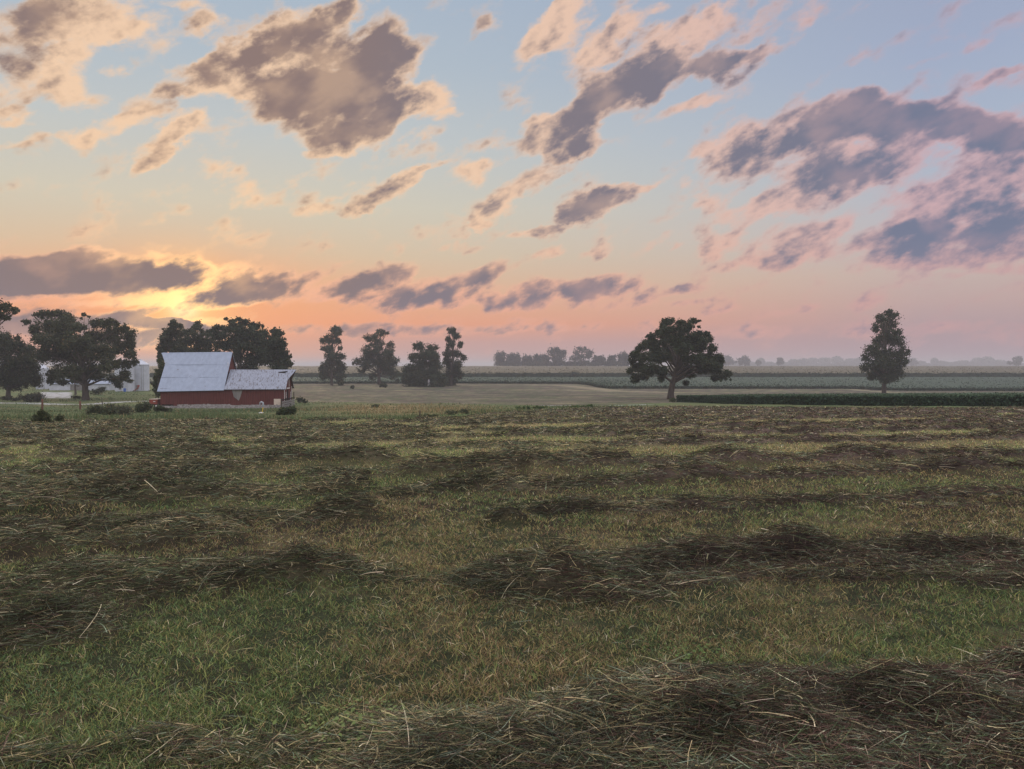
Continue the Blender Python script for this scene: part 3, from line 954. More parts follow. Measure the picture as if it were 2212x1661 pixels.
def crop_block(name, label, cat, front, back, h, nu, nv, topcol, sidecol, leaves, leaf, grow=1.0, lean=0.0):
    F = resample(front, nu); B = resample(back, nu)
    t = (np.linspace(0, 1, nv) ** grow)[:, None, None]
    XY = F[None] * (1 - t) + B[None] * t
    X, Y = XY[..., 0], XY[..., 1]
    g = base_z(X, Y)
    nz = (fbm(X * 0.5, Y * 0.5, 3) - 0.5) * h * 0.36 + (vnoise(X * 2.7, Y * 2.7) - .5) * h * 0.10
    z = g + h + nz
    top = np.stack([X, Y, z], -1).reshape(-1, 3)
    idx = np.arange(nu * nv).reshape(nv, nu)
    f = [np.stack([idx[:-1, :-1], idx[:-1, 1:], idx[1:, 1:], idx[1:, :-1]], -1).reshape(-1, 4)]
    ct = np.tile(topcol, (len(top), 1)) * (0.8 + 0.4 * fbm(X * 0.02, Y * 0.02 + 3, 3).reshape(-1, 1))
    V_, C_ = [top], [ct]
    # skirts: front, back and both ends
    for line in (idx[0, :], idx[-1, :], idx[:, 0], idx[:, -1]):
        o = sum(len(v) for v in V_)
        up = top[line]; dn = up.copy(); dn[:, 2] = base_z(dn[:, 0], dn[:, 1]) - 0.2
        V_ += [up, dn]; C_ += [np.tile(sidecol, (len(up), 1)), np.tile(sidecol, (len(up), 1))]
        k = np.arange(len(line) - 1)
        f.append(np.stack([o + k, o + k + 1, o + len(line) + k + 1, o + len(line) + k], -1))
    # leaves on the front edge and over the near part of the top
    n = leaves
    i = rng.random(n) * (nu - 1.001); i0 = i.astype(int); fr = (i - i0)[:, None]
    Fp = F[i0] * (1 - fr) + F[i0 + 1] * fr; Bp = B[i0] * (1 - fr) + B[i0 + 1] * fr
    dep = np.where(rng.random(n) < 0.5, rng.normal(size=n) * 0.002, rng.random(n) ** 2 * 0.9)[:, None]
    p = Fp * (1 - dep) + Bp * dep
    gz = base_z(p[:, 0], p[:, 1])
    edge = (np.abs(dep[:, 0]) < 0.008)
    lz = np.where(edge, rng.random(n) * 1.08, 0.95 + 0.17 * rng.random(n)) * h
    c3 = np.stack([p[:, 0], p[:, 1] - np.where(edge, 0.15 * rng.random(n), 0), gz + lz], -1)
    sz = leaf * (0.5 + rng.random(n)) * (p[:, 1] / F[:, 1].min()) ** 0.6
    a = rng.normal(size=(n, 3)); a /= np.linalg.norm(a, axis=1)[:, None]
    b = np.cross(a, rng.normal(size=(n, 3))); b /= np.linalg.norm(b, axis=1)[:, None]
    a *= sz[:, None]; b *= sz[:, None] * 0.6
    q = np.stack([c3 - a, c3 + b, c3 + a, c3 - b], 1).reshape(-1, 3)
    o = sum(len(v) for v in V_)
    f.append(o + np.arange(4 * n).reshape(-1, 4))
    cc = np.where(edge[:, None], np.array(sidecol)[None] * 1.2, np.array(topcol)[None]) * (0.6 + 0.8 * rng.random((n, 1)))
    V_.append(q); C_.append(np.repeat(cc, 4, axis=0))
    ob = poly_mesh(name, np.vstack(V_), np.vstack(f), crop_mat, colors=np.vstack(C_))
    tag(ob, label, cat, kind='stuff')
    return ob


def gpts(pts):
    return [G(a, b)[:2] for a, b in pts]


def at_depth(vx, Y):
    return ((vx - 1106) * K * Y * 1.0003, Y)


# near soybean strip on the right
fr = [G(1462, 868.5)[:2]] + gpts([(1520, 870), (1600, 873), (1750, 875.5), (2000, 877), (2212, 877.5), (2700, 878)])
bk = [at_depth(1478, 116), at_depth(1530, 122), at_depth(1600, 128), at_depth(1750, 134), at_depth(2000, 136), at_depth(2212, 137), at_depth(2700, 138)]
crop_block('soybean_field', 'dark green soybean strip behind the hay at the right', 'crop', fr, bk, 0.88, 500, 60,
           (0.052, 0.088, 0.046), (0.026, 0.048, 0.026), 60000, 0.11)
# middle soybean field
fr = gpts([(-700, 829), (300, 829), (1000, 828.6), (1240, 829), (1268, 831.5), (1290, 836), (1318, 839.6), (1600, 839.8), (1830, 839.6)]) + \
    gpts([(1856, 840.5), (1900, 842.6), (1960, 844), (2212, 844.5), (2900, 845)])
bk = [at_depth(v, 358) for v in (-700, 300, 1000, 1240, 1268, 1290, 1318, 1600, 1830, 1856, 1900, 1960, 2212, 2900)]
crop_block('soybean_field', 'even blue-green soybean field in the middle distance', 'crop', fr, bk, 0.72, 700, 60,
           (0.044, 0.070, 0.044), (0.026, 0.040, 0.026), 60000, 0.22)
# corn beyond it
fr = [at_depth(v, 360) for v in (-900, 1232)] + [at_depth(1240, 372)] + [at_depth(1248, 361), at_depth(3200, 362)]
bk = [at_depth(v, 715) for v in (-900, 1232, 1240, 1248, 3200)]
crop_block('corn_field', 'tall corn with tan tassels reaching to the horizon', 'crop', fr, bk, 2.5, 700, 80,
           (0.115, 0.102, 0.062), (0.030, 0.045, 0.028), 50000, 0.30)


# ------------------------------------------------------------------ trees
bark_mat = plain_mat('bark', (0.075, 0.062, 0.052), 0.9, 0.1, 0.35, 3.0, stretch_=(1, 1, 0.25), bump=0.5, bscale=8)


def tube(V_, F_, pts, rad, k=7):
    pts = np.array(pts, float); o = sum(len(v) for v in V_)
    n = len(pts)
    for i in range(n):
        d = pts[min(i + 1, n - 1)] - pts[max(i - 1, 0)]
        d /= np.linalg.norm(d) + 1e-9
        e1 = np.cross(d, [0.13, 0.97, 0.21]); e1 /= np.linalg.norm(e1) + 1e-9
        e2 = np.cross(d, e1)
        an = np.arange(k) * 2 * math.pi / k
        V_.append(pts[i] + (np.cos(an)[:, None] * e1 + np.sin(an)[:, None] * e2) * rad[i])
    for i in range(n - 1):
        for j in range(k):
            F_.append((o + i * k + j, o + i * k + (j + 1) % k, o + (i + 1) * k + (j + 1) % k, o + (i + 1) * k + j))


def conv(lobes, ox, oy, sc):
    return [(ox + a * sc, oy + b * sc, c * sc, d * sc) for a, b, c, d in lobes]


def make_tree(name, label, cat, base_v, Y, lobes, nleaf, leaf, tw, col, group=None, trunk_top=0.55, limbs=True, dens=1.0, lean=0.0, cl=12, spread=0.40, part='crown', bare=0.0):
    """lobes: (x, y, rx, ry) in layout units, placed in space round the trunk at distance Y"""
    r_ = ray(*base_v)
    bx = Y * r_[0] / r_[1]
    bz = float(base_z(np.array([bx]), np.array([Y]))[0])
    root = empty(name, (bx, Y, bz), label, cat, group)
    origin = (bx, Y, bz)
    U = K * Y                                   # metres per layout unit
    L = np.array(lobes, float)
    x0, x1 = (L[:, 0] - L[:, 2]).min(), (L[:, 0] + L[:, 2]).max()
    hw = (x1 - x0) / 2; cx = (x0 + x1) / 2
    ztop = P(cx, (L[:, 1] - L[:, 3]).min(), Y)[2]
    cents = []
    for (lx, ly, rx, ry) in L:
        q = max(0.0, 1 - ((lx - cx) / hw) ** 2)
        dy = random.uniform(-0.62, 0.62) * hw * U * math.sqrt(q)
        cents.append(np.array(P(lx, ly, Y + dy)))
    area = L[:, 2] * L[:, 3]
    cnt = (1.6 * nleaf * area / area.sum() * dens).astype(int) + 8
    pos, shade = [], []
    for c, (lx, ly, rx, ry), m in zip(cents, L, cnt):
        R3 = np.array([rx, (rx + ry) / 2, ry]) * U
        nc = max(10, int(3.0 * cl * (0.6 + 0.8 * random.random())))
        u = rng.normal(size=(nc, 3)); u /= np.linalg.norm(u, axis=1)[:, None]
        u *= (rng.random(nc) ** 0.42)[:, None] * 0.95
        cc = c + u * R3
        k = rng.integers(0, nc, m)
        g = rng.normal(size=(m, 3)) * 0.60
        p = cc[k] + g * R3.min() * spread * 1.05 * (0.35 + 0.9 * rng.random(nc))[k][:, None]
        pos.append(p); shade.append(0.75 + 0.5 * rng.random(nc)[k])
    pos = np.vstack(pos); shade = np.concatenate(shade)
    pos[:, 2] = np.maximum(pos[:, 2], base_z(pos[:, 0], pos[:, 1]) + 0.05)
    n = len(pos)
    sz = leaf * 0.72 * (0.55 + 0.9 * rng.random(n))
    a = rng.normal(size=(n, 3)); a /= np.linalg.norm(a, axis=1)[:, None]
    b = np.cross(a, rng.normal(size=(n, 3))); b /= np.linalg.norm(b, axis=1)[:, None]
    a *= sz[:, None]; b *= sz[:, None] * 0.62
    q = np.stack([pos - a, pos + b, pos + a, pos - b], 1).reshape(-1, 3)
    cols = 0.92 * np.array(col)[None] * shade[:, None] * (0.7 + 0.6 * rng.random((n, 1)))
    brown = rng.random(n) < 0.07
    cols[brown] = cols[brown] * np.array([1.9, 1.1, 0.9])
    poly_mesh(part, q, np.arange(4 * n).reshape(-1, 4), leaf_mat, root, np.repeat(cols, 4, axis=0), origin=origin)
    # trunk and limbs
    if tw > 0:
        V_, F_ = [], []
        rw = tw * U / 2
        H_ = ztop - bz
        tipx = cx + lean
        path = []
        for i in range(7):
            t = i / 6
            px = P(base_v[0] + (tipx - base_v[0]) * t ** 1.6, 800, Y)[0]
            path.append((px + math.sin(t * 5 + bx) * rw * 0.4 * t, Y, bz - 0.15 + (H_ * trunk_top + .15) * t))
        rad = [rw * 1.35, rw * 1.02, rw * 0.92, rw * 0.82, rw * 0.66, rw * 0.5, rw * 0.28]
        tube(V_, F_, path, rad, 9)
        if limbs:
            order = np.argsort(-area)
            for j in order[:26]:
                c = cents[j]
                fz = np.clip((c[2] - bz) / H_ * 0.55, 0.16, trunk_top * 0.95) / trunk_top
                i0 = fz * 6; i_ = int(i0); f_ = i0 - i_
                s0 = np.array(path[i_]) * (1 - f_) + np.array(path[min(i_ + 1, 6)]) * f_
                mid = (s0 + c) / 2 + np.array([0, 0, (c[2] - s0[2]) * 0.12 + 0.02 * H_])
                r0 = rw * (0.50 - 0.22 * fz)
                tube(V_, F_, [s0, (s0 + mid) / 2, mid, c], [r0, r0 * .8, r0 * .6, r0 * .25], 6)
                for _ in range(3):
                    e = c + np.array([random.uniform(-1, 1), random.uniform(-1, 1), random.uniform(-.5, 1)]) * np.array([L[j, 2], L[j, 2], L[j, 3]]) * U * 0.8
                    tube(V_, F_, [mid, (mid + e) / 2 + np.array([0, 0, .1]), e], [r0 * .35, r0 * .25, r0 * .08], 4)
        poly_mesh('trunk', np.vstack(V_), F_, bark_mat, root, origin=origin, smooth=True)
    return root


OAK = [(790,180,90,60),(740,250,50,50),(870,160,50,40),(1010,200,80,55),(1180,165,80,42),(1275,158,40,16),(1150,240,60,50),(1275,250,26,18),(800,300,90,60),(1060,300,100,70),(1250,360,90,50),(1390,350,50,40),
 (580,390,90,55),(750,380,110,60),(930,420,140,80),(1150,440,140,80),(1380,430,100,70),(500,500,110,60),(420,560,90,60),(620,590,140,60),(850,560,150,70),(1060,580,150,80),(1280,560,150,80),(1470,560,70,60),
 (330,670,80,70),(480,700,130,80),(700,700,160,80),(950,710,180,80),(1200,720,180,80),(1430,700,140,80),(1570,720,80,70),(290,760,50,50),(400,850,110,80),(262,900,50,46),(560,880,130,90),(740,900,80,70),
 (1050,860,160,70),(1300,850,160,80),(1500,870,130,80),(1690,930,70,55),(1600,990,90,60),(340,990,70,70),(470,980,90,55),(300,1050,26,26),(720,1010,50,50),(960,950,100,50),(1150,960,80,45),(1080,1080,46,44),(1500,1010,50,45),(1740,1030,16,18),
 (680,330,60,50),(900,290,70,60),(610,480,110,60),(770,480,100,60),(1000,500,140,80),(1300,470,110,70),(1400,790,120,60),(1550,800,90,50),(1320,700,120,60)]
make_tree('oak_tree', 'broad dark spreading oak with a flared trunk at the end of the green crop strip', 'tree', (1449, 859), 140, conv(OAK, 1323, 669.6, .14648), 62000, 0.19, 13.5, (0.038, 0.058, 0.026), trunk_top=0.5, cl=15, spread=.46)
T9 = [(1215,90,35,30),(1250,120,50,40),(1150,140,45,40),(1200,190,80,50),(1110,210,30,36),(1280,240,40,30),(1200,270,90,50),(1150,310,80,50),(1290,300,55,45),(1080,370,60,50),(1180,390,100,60),(1310,390,60,50),(1370,380,16,16),
 (1040,430,40,36),(1150,460,110,50),(1290,460,75,46),(1355,460,20,14),(1030,500,45,32),(1150,530,100,50),(1270,540,60,50),(1080,565,45,32),(1200,580,90,34)]
T9 = [(1178 + (a - 1178) * 0.93, b, c * .86, d) for a, b, c, d in T9]
make_tree('tall_tree', 'tall narrow dark tree standing alone at the far right', 'tree', (1910, 848), 178, conv(T9, 1566, 648, .29197), 16000, 0.24, 7.5, (0.040, 0.056, 0.028), trunk_top=0.85, cl=14, spread=.46)
T4 = [(500,120,70,50),(540,150,40,40),(450,220,90,60),(350,260,40,40),(530,260,50,40),(400,350,85,50),(560,345,30,26),(440,440,80,60),(560,440,60,50),(480,520,110,60),(400,560,90,60),(330,600,40,45),(560,580,70,60),(460,650,150,70),(560,690,65,55),(340,690,50,50),(555,765,46,42)]
make_tree('tall_tree', 'leftmost of the separate misty trees, slim with a ragged pointed crown', 'tree', (716.5, 832), 250, conv(T4, 637.2, 691.2, .1758), 13000, 0.30, 5.0, (0.045, 0.062, 0.036), trunk_top=0.85, cl=12, spread=.44)
T5 = [(1060,155,80,46),(1130,160,26,22),(1000,200,60,50),(900,230,70,50),(1000,290,100,70),(1170,300,50,60),(880,360,60,60),(1050,380,130,70),(1180,400,60,50),(770,510,56,50),(900,500,110,70),(1060,500,110,80),(1220,500,66,50),(830,610,70,40),(960,690,50,50),(1100,610,110,70),(1220,660,70,70),(1262,745,24,22),(720,530,20,24),(950,440,80,60),(1140,470,70,70),(900,420,60,60),(1160,560,90,60),(880,560,80,60)]
make_tree('field_tree', 'open airy tree with sky showing through, second of the misty trees', 'tree', (819, 834), 262, conv(T5, 637.2, 691.2, .1758), 13500, 0.30, 6.2, (0.047, 0.064, 0.036), trunk_top=0.8, cl=9, spread=.44)
T6 = [(1520,320,80,50),(1680,360,80,60),(1600,440,140,70),(1450,460,60,50),(1720,460,70,60),(1390,600,80,50),(1560,560,150,80),(1720,580,100,80),(1420,720,105,105),(1600,720,160,110),(1750,740,100,90),(1480,790,130,50),(1720,800,120,45)]
make_tree('field_tree', 'squat dense tree leafy to the ground beside the tall misty one', 'tree', (915, 839), 240, conv(T6, 637.2, 691.2, .1758), 22000, 0.30, 5, (0.040, 0.058, 0.030), trunk_top=0.6, cl=14, spread=.46)
T7 = [(1930,130,56,44),(1980,190,46,46),(1880,230,36,40),(1930,290,70,50),(2030,300,36,46),(1880,350,26,30),(1860,430,50,56),(1980,420,100,50),(2070,470,36,36),(1890,520,80,55),(2000,550,60,55),(1930,640,105,80),(2030,670,46,46),(1900,760,90,75)]
make_tree('tall_tree', 'thin ragged tall tree on the right of the dense misty one', 'tree', (975, 839), 246, conv(T7, 637.2, 691.2, .1758), 11500, 0.29, 4.2, (0.045, 0.062, 0.036), trunk_top=0.85, cl=10, spread=.44)
T2 = [(600,230,120,45),(500,260,80,50),(340,350,64,36),(410,410,50,36),(760,250,110,60),(870,310,90,60),(620,400,170,100),(850,420,160,110),(1000,420,90,60),(1250,370,110,60),(1400,360,110,55),(1550,430,100,60),(1650,510,86,80),(1400,500,180,100),(1200,560,160,100),
 (1000,600,200,120),(700,600,220,130),(480,560,70,70),(440,460,60,50),(560,760,120,120),(800,780,200,130),(1050,780,180,120),(1300,730,170,110),(1550,680,150,100),(1690,620,60,60),(1680,760,70,60),(1735,860,44,40),(1600,880,130,70),(1400,900,150,80),(1150,940,150,80),(900,980,170,80),(700,1020,110,80),(650,1100,56,50),(800,1110,80,46),(1600,1010,80,60),(1480,1080,110,60),(1660,1100,44,24),(1510,1150,50,40),(1250,1040,90,60),(1050,1060,90,60)]
make_tree('walnut_tree', 'big broad tree with a stout trunk between the left edge and the barn', 'tree', (184.5, 861), 146, conv(T2, 0, 637.2, .16901), 42000, 0.22, 13, (0.052, 0.062, 0.026), trunk_top=0.5, cl=15, spread=.46)
make_tree('sapling', 'few thin sprigs sticking up between the two lobes of the big broad tree', 'tree', (182, 861), 158, conv([(1070,250,30,26),(1140,280,18,18),(1040,300,22,16)], 0, 637.2, .16901), 300, 0.2, 1.6, (0.052, 0.062, 0.026), trunk_top=0.97, cl=5, spread=.5)
T1 = [(0,560,120,80),(80,530,70,50),(225,545,40,50),(200,650,120,90),(60,700,150,120),(340,700,90,90),(250,850,200,120),(80,900,150,120),(400,900,100,80),(200,1020,230,120),(420,1040,110,110),(0,1050,150,120),(200,1150,200,70),(450,1120,70,60),(-150,700,150,150),(-150,950,150,150)]
make_tree('maple_tree', 'dense dark tree cut by the left edge of the picture, low heavy crown', 'tree', (17, 858), 152, conv(T1, 0, 637.2, .16901), 26000, 0.22, 9, (0.045, 0.055, 0.026), trunk_top=0.5, cl=14, spread=.46)
T0 = [(60,140,80,56),(130,195,90,50),(200,200,50,40),(20,270,50,60),(85,290,56,30),(-120,180,150,120),(-260,300,180,160),(-300,520,200,160),(-420,420,200,200),(-420,620,180,120)]
make_tree('leaning_tree', 'leafy branch end reaching in at the left edge above the dark tree', 'tree', (-52, 873), 112, conv(T0, 0, 637.2, .16901), 12000, 0.20, 11, (0.050, 0.060, 0.026), trunk_top=0.6, cl=12, spread=.46)
make_tree('yard_tree', 'slender young tree in the farmyard just left of the stout trunk', 'tree', (162.5, 854), 172, conv([(960,1080,80,50),(930,1040,60,40),(1000,1110,40,24)], 0, 637.2, .16901), 1500, 0.22, 4, (0.05, 0.062, 0.03), trunk_top=0.8, cl=8)
A = [(430,170,46,44),(420,200,60,60),(500,200,40,40),(330,270,46,46),(290,240,14,14),(440,300,110,70),(300,350,50,50),(400,420,140,80),(240,490,40,30),(300,520,60,60),(500,520,120,80),(255,600,30,40),(250,570,40,30),(420,620,150,80),(420,800,120,120)]
make_tree('barn_tree', 'left one of the ragged trees above the tall barn roof, orange sky behind', 'tree', (372, 862), 165, conv(A, 302.4, 669.6, .1709), 14000, 0.25, 6, (0.047, 0.060, 0.028), trunk_top=0.7, cl=11, spread=.44)
A = [(740,185,50,46),(700,230,60,46),(790,280,36,40),(640,260,30,30),(700,330,100,70),(610,400,70,60),(750,430,100,80),(680,520,150,60),(700,640,150,100),(700,800,120,120),(860,420,80,90),(870,310,56,56),(560,400,90,80),(560,290,50,50),(860,560,100,90)]
make_tree('barn_tree', 'rounded tree above the middle of the tall barn roof', 'tree', (421, 862), 172, conv(A, 302.4, 669.6, .1709), 11000, 0.25, 6, (0.045, 0.060, 0.028), trunk_top=0.7, cl=12, spread=.44)
A = [(1090,110,36,18),(1170,140,60,36),(1250,115,50,26),(1000,225,80,40),(940,260,60,40),(1080,240,60,50),(1330,170,100,46),(1470,200,90,50),(1200,240,130,70),(1000,340,120,70),(1400,310,170,100),(1230,380,130,90),(1550,330,80,90),(1040,450,110,70),(1320,480,190,90),(1540,480,120,100),(1200,610,110,70),(1440,620,160,90),(980,560,70,50),(1300,780,200,120)]
make_tree('barn_tree', 'largest domed tree behind the barn, highest over the gap between the roofs', 'tree', (520, 862), 168, conv(A, 302.4, 669.6, .1709), 24000, 0.25, 9, (0.040, 0.056, 0.028), trunk_top=0.6, cl=13, spread=.44)
A = [(1700,270,66,40),(1770,300,46,50),(1720,380,100,80),(1835,370,16,10),(1800,450,50,60),(1680,500,120,90),(1820,560,70,60),(1890,590,30,30),(1700,640,130,80),(1850,660,70,50),(1905,680,34,34),(1760,790,130,110),(1620,420,90,90),(1640,560,100,90)]
make_tree('barn_tree', 'tree behind the low barn roof at the right end of the clump', 'tree', (600, 862), 160, conv(A, 302.4, 669.6, .1709), 14000, 0.25, 6, (0.042, 0.057, 0.028), trunk_top=0.6, cl=12, spread=.44)
A = [(275,700,40,50),(240,640,26,30),(235,800,50,60),(210,860,40,30),(215,930,46,60),(230,1030,46,60),(190,1010,30,20)]
make_tree('scrub_tree', 'narrow leafy scrub tree growing at the left end wall of the barn', 'tree', (341, 872), 128, conv(A, 302.4, 669.6, .1709), 3800, 0.20, 2, (0.060, 0.082, 0.032), trunk_top=0.7, cl=12)

# trees on the far field edge
FAR = [([(285,345,50,46),(280,400,62,56)], 1082, 'first tree at the left end of the distant row, upright and hazy'),
 ([(430,350,80,46),(430,400,90,50)], 1110, 'wide hazy tree, second from the left in the distant row'),
 ([(580,375,56,36),(580,420,70,36)], 1139, 'low hazy tree, third from the left in the distant row'),
 ([(690,370,46,40),(690,420,56,40)], 1161, 'fourth tree of the distant row, beside a ragged gap'),
 ([(765,390,50,50),(780,430,46,30)], 1177, 'open tree with holes just left of the tall distant oak'),
 ([(905,275,50,34),(850,300,56,40),(960,310,56,40),(905,350,100,50),(905,410,80,46),(905,440,60,20)], 1203, 'tall round distant tree standing above the row, left one of two'),
 ([(1190,275,90,36),(1120,310,50,30),(1270,315,50,36),(1190,350,110,36),(1095,370,56,36),(1180,420,110,40)], 1258, 'tall distant tree with a flat umbrella top, right one of two'),
 ([(1370,380,80,36),(1370,425,90,30)], 1294, 'rounded hazy bush-like tree right of the umbrella topped one'),
 ([(1520,375,50,36),(1510,425,76,30)], 1321, 'lower tree with a small peak near the right end of the distant row'),
 ([(1645,345,60,36),(1645,400,64,56)], 1347, 'square hazy tree ending the distant row beside the oak')]
for lb, cx_, lab in FAR:
    make_tree('distant_tree', lab, 'tree', (cx_, 791), 745 + random.uniform(-6, 6), conv(lb, 1026, 702, .1953), 1700, 1.0, 3.0, (0.036, 0.052, 0.040), 'trees on the far edge of the corn', trunk_top=0.6, cl=12, spread=.55, limbs=False)
make_tree('distant_hedge', 'low continuous hedge joining the distant trees left of the oak', 'hedge', (1270, 791), 752, conv([(x, 430 + 6 * math.sin(x), 62, 28 + 6 * math.sin(x * .7)) for x in range(300, 1720, 55)], 1026, 702, .1953), 9000, 1.0, 0, (0.045, 0.060, 0.040), cl=10, part='foliage')
RF = [([(140,445,48,26),(140,465,50,18)], 1607, 1250, 'dark dome shaped tree on the horizon just right of the oak'),
 ([(10,440,36,30),(30,460,50,22)], 1572, 1350, 'hazy tree half hidden behind the right side of the oak'),
 ([(250,465,16,14)], 1639, 1400, 'tiny pointed conifer on the horizon right of the dome shaped tree'),
 ([(408,445,22,16),(412,465,26,16)], 1686, 1400, 'small dark upright tree alone on the horizon between oak and tall tree'),
 ([(1385,450,32,18),(1390,468,36,16)], 1971, 1700, 'hazy tree touching the right edge of the tall narrow tree'),
 ([(2165,445,36,22),(2150,466,60,16)], 2196, 1300, 'hazy blue tree on the horizon near the right edge of the picture')]
for lb, cx_, Y_, lab in RF:
    make_tree('horizon_tree', lab, 'tree', (cx_, 790), Y_, conv(lb, 1566, 648, .29197), 1500, 1.6, 0, (0.045, 0.060, 0.045), 'lone trees on the horizon', cl=8, spread=.5)


def far_wood():
    xs = [(265,455,30,24),(330,468,40,12),(510,455,36,18),(580,452,40,20),(650,448,40,22),(740,447,50,22),(830,442,40,26),(930,452,50,20),(1000,448,40,22),(60,468,60,14),(190,468,40,12),(450,468,40,10),(900,466,60,12),(1100,466,80,14),(1240,468,80,12),
          (1440,462,40,14),(1550,452,26,22),(1600,464,50,14),(1700,466,60,10),(1770,460,60,14),(1870,448,40,22),(1940,446,45,26),(2020,458,60,16),(2100,466,50,12),(-200,470,80,10),(-320,470,80,8)]
    xs += [(x, 480, 55, 13) for x in range(-60, 2700, 62)]
    pos = []
    Y0 = 2300
    for (lx, ly, rx, ry) in conv(xs, 1566, 648, .29197):
        c = np.array(P(lx, ly + 1.2, Y0 + random.uniform(-80, 80)))
        R3 = np.array([rx * 1.15, rx * .8, ry * 1.25]) * K * Y0
        u = rng.normal(size=(620, 3)); u /= np.linalg.norm(u, axis=1)[:, None]
        pos.append(c + u * R3 * (rng.random(620) ** .35)[:, None])
    pos = np.vstack(pos); n = len(pos)
    a = rng.normal(size=(n, 3)); a /= np.linalg.norm(a, axis=1)[:, None]
    b = np.cross(a, rng.normal(size=(n, 3))); b /= np.linalg.norm(b, axis=1)[:, None]
    sz = 2.2 * (0.6 + 0.8 * rng.random((n, 1)))
    q = np.stack([pos - a * sz, pos + b * sz * .7, pos + a * sz, pos - b * sz * .7], 1).reshape(-1, 3)
    cols = np.tile((0.045, 0.060, 0.045), (n, 1)) * (0.7 + .6 * rng.random((n, 1)))
    ob = poly_mesh('distant_woods', q, np.arange(4 * n).reshape(-1, 4), leaf_mat, colors=np.repeat(cols, 4, axis=0))
    tag(ob, 'hazy blue wooded skyline far beyond the corn', 'woods', kind='stuff')


far_wood()

# shrubs -----------------------------------------------------------------
SHR = [
 ('shrub', 'dark rounded bush in the rough grass nearest the left corner of the field', (90, 915), [(90, 899, 17, 12), (84, 907, 14, 9), (98, 906, 13, 10), (92, 891, 10, 6)], 2600, .05, (0.065, 0.082, 0.034)),
 ('shrub', 'small bush at the right foot of the dark rounded one', (127, 914), [(127, 905, 9, 8)], 500, .05, (0.055, 0.066, 0.028)),
 ('weed_clump', 'grey green weeds in front of the brown post, leftmost of the weed patch', (205, 897), [(203, 886, 16, 10)], 900, .08, (0.095, 0.115, 0.065)),
 ('weed_clump', 'tall grey green weeds in the middle of the weed patch', (236, 897), [(236, 886, 17, 12)], 1000, .08, (0.09, 0.11, 0.062)),
 ('weed_clump', 'pale misty weeds at the right of the weed patch beside the dark shrub', (270, 897), [(270, 887, 18, 10)], 900, .08, (0.11, 0.12, 0.08)),
 ('shrub', 'dark shrub in front of the red wagon at the barn corner', (308, 892), [(308, 882, 15, 11), (318, 876, 10, 8)], 1800, .08, (0.07, 0.088, 0.046)),
 ('shrub', 'low dark growth along the foot of the barn wall at its left end', (348, 891), [(345, 883, 14, 6), (362, 885, 12, 4)], 1300, .08, (0.07, 0.088, 0.046)),
 ('shrub', 'dark leafy growth at the right foot of the barn', (622, 897), [(616, 888, 12, 8), (630, 886, 9, 9), (606, 892, 9, 5)], 1500, .09, (0.06, 0.082, 0.038)),
 ('shrub', 'bushy green growth just right of the barn rail fence', (650, 871), [(648, 864, 9, 6), (658, 866, 7, 5)], 700, .12, (0.050, 0.064, 0.034)),
 ('shrub', 'low dark tuft out in the yellowish pasture', (811, 880), [(811, 877, 9, 3.2)], 450, .10, (0.085, 0.105, 0.05)),
 ('shrub', 'small round bush at the foot of the airy misty tree', (830, 838), [(828, 833, 10, 4)], 500, .22, (0.042, 0.058, 0.034)),
 ('shrub', 'small pale bush between the two left misty trees', (761, 840), [(761, 836, 4, 3.5)], 250, .2, (0.06, 0.078, 0.045)),
 ('weed_clump', 'green weeds to the right of the fence post in the pasture', (925, 905), [(922, 899, 8, 5), (938, 899, 8, 4)], 500, .06, (0.10, 0.12, 0.06)),
 ('weed_clump', 'tall seeding weeds on the bank where the green strip begins', (985, 897), [(975, 891, 14, 5), (1005, 888, 16, 5)], 900, .06, (0.11, 0.125, 0.07)),
 ('weed_clump', 'green growth along the left part of the pale wash-out', (1150, 884), [(1130, 880, 22, 3), (1165, 879.5, 18, 3)], 900, .09, (0.085, 0.14, 0.045)),
 ('weed_clump', 'green grassy hump in front of the pale wash-out', (1255, 882), [(1250, 878.5, 18, 2.6), (1275, 877, 10, 3)], 700, .09, (0.085, 0.14, 0.045)),
 ('shrub', 'leafy green sprout at the foot of the oak beside the crop', (1454, 869), [(1453, 864.5, 8, 4.5)], 600, .09, (0.050, 0.075, 0.028)),
 ('hedge', 'dark scrubby hedge under the low crown at the left edge', (60, 868), [(20, 861, 24, 6), (60, 859, 20, 8), (82, 858, 14, 10)], 3500, .13, (0.044, 0.050, 0.030)),
 ('shrub', 'low scrub between the stout trunk and the grain bins', (205, 853), [(205, 846, 16, 6), (222, 842, 12, 6)], 1000, .16, (0.046, 0.060, 0.032)),
 ('weed_clump', 'ragged growth beside the pale gravel yard left of the stout trunk', (165, 861), [(165, 857.5, 14, 3)], 700, .12, (0.050, 0.062, 0.03)),
]
for nm, lab, bv, lb, nl, lf, cc in SHR:
    gx, gy, gz = G(*bv)
    make_tree(nm, lab, {'shrub': 'shrub', 'weed_clump': 'weeds', 'hedge': 'hedge'}[nm], bv, gy, lb, nl, lf, 0, cc, 'shrubs and weeds in the pasture' if nm != 'hedge' else None, cl=10, spread=.5, part='foliage')

#@@BUILD
# ------------------------------------------------------------------ buildings
def mesh_obj(name, bm, mat, parent=None, loc=None):
    bmesh.ops.recalc_face_normals(bm, faces=bm.faces)
    me = bpy.data.meshes.new(name); bm.to_mesh(me); bm.free()
    me.materials.append(mat)
    o = bpy.data.objects.new(name, me)
    if loc is not None: o.location = loc
    return link(o, parent)


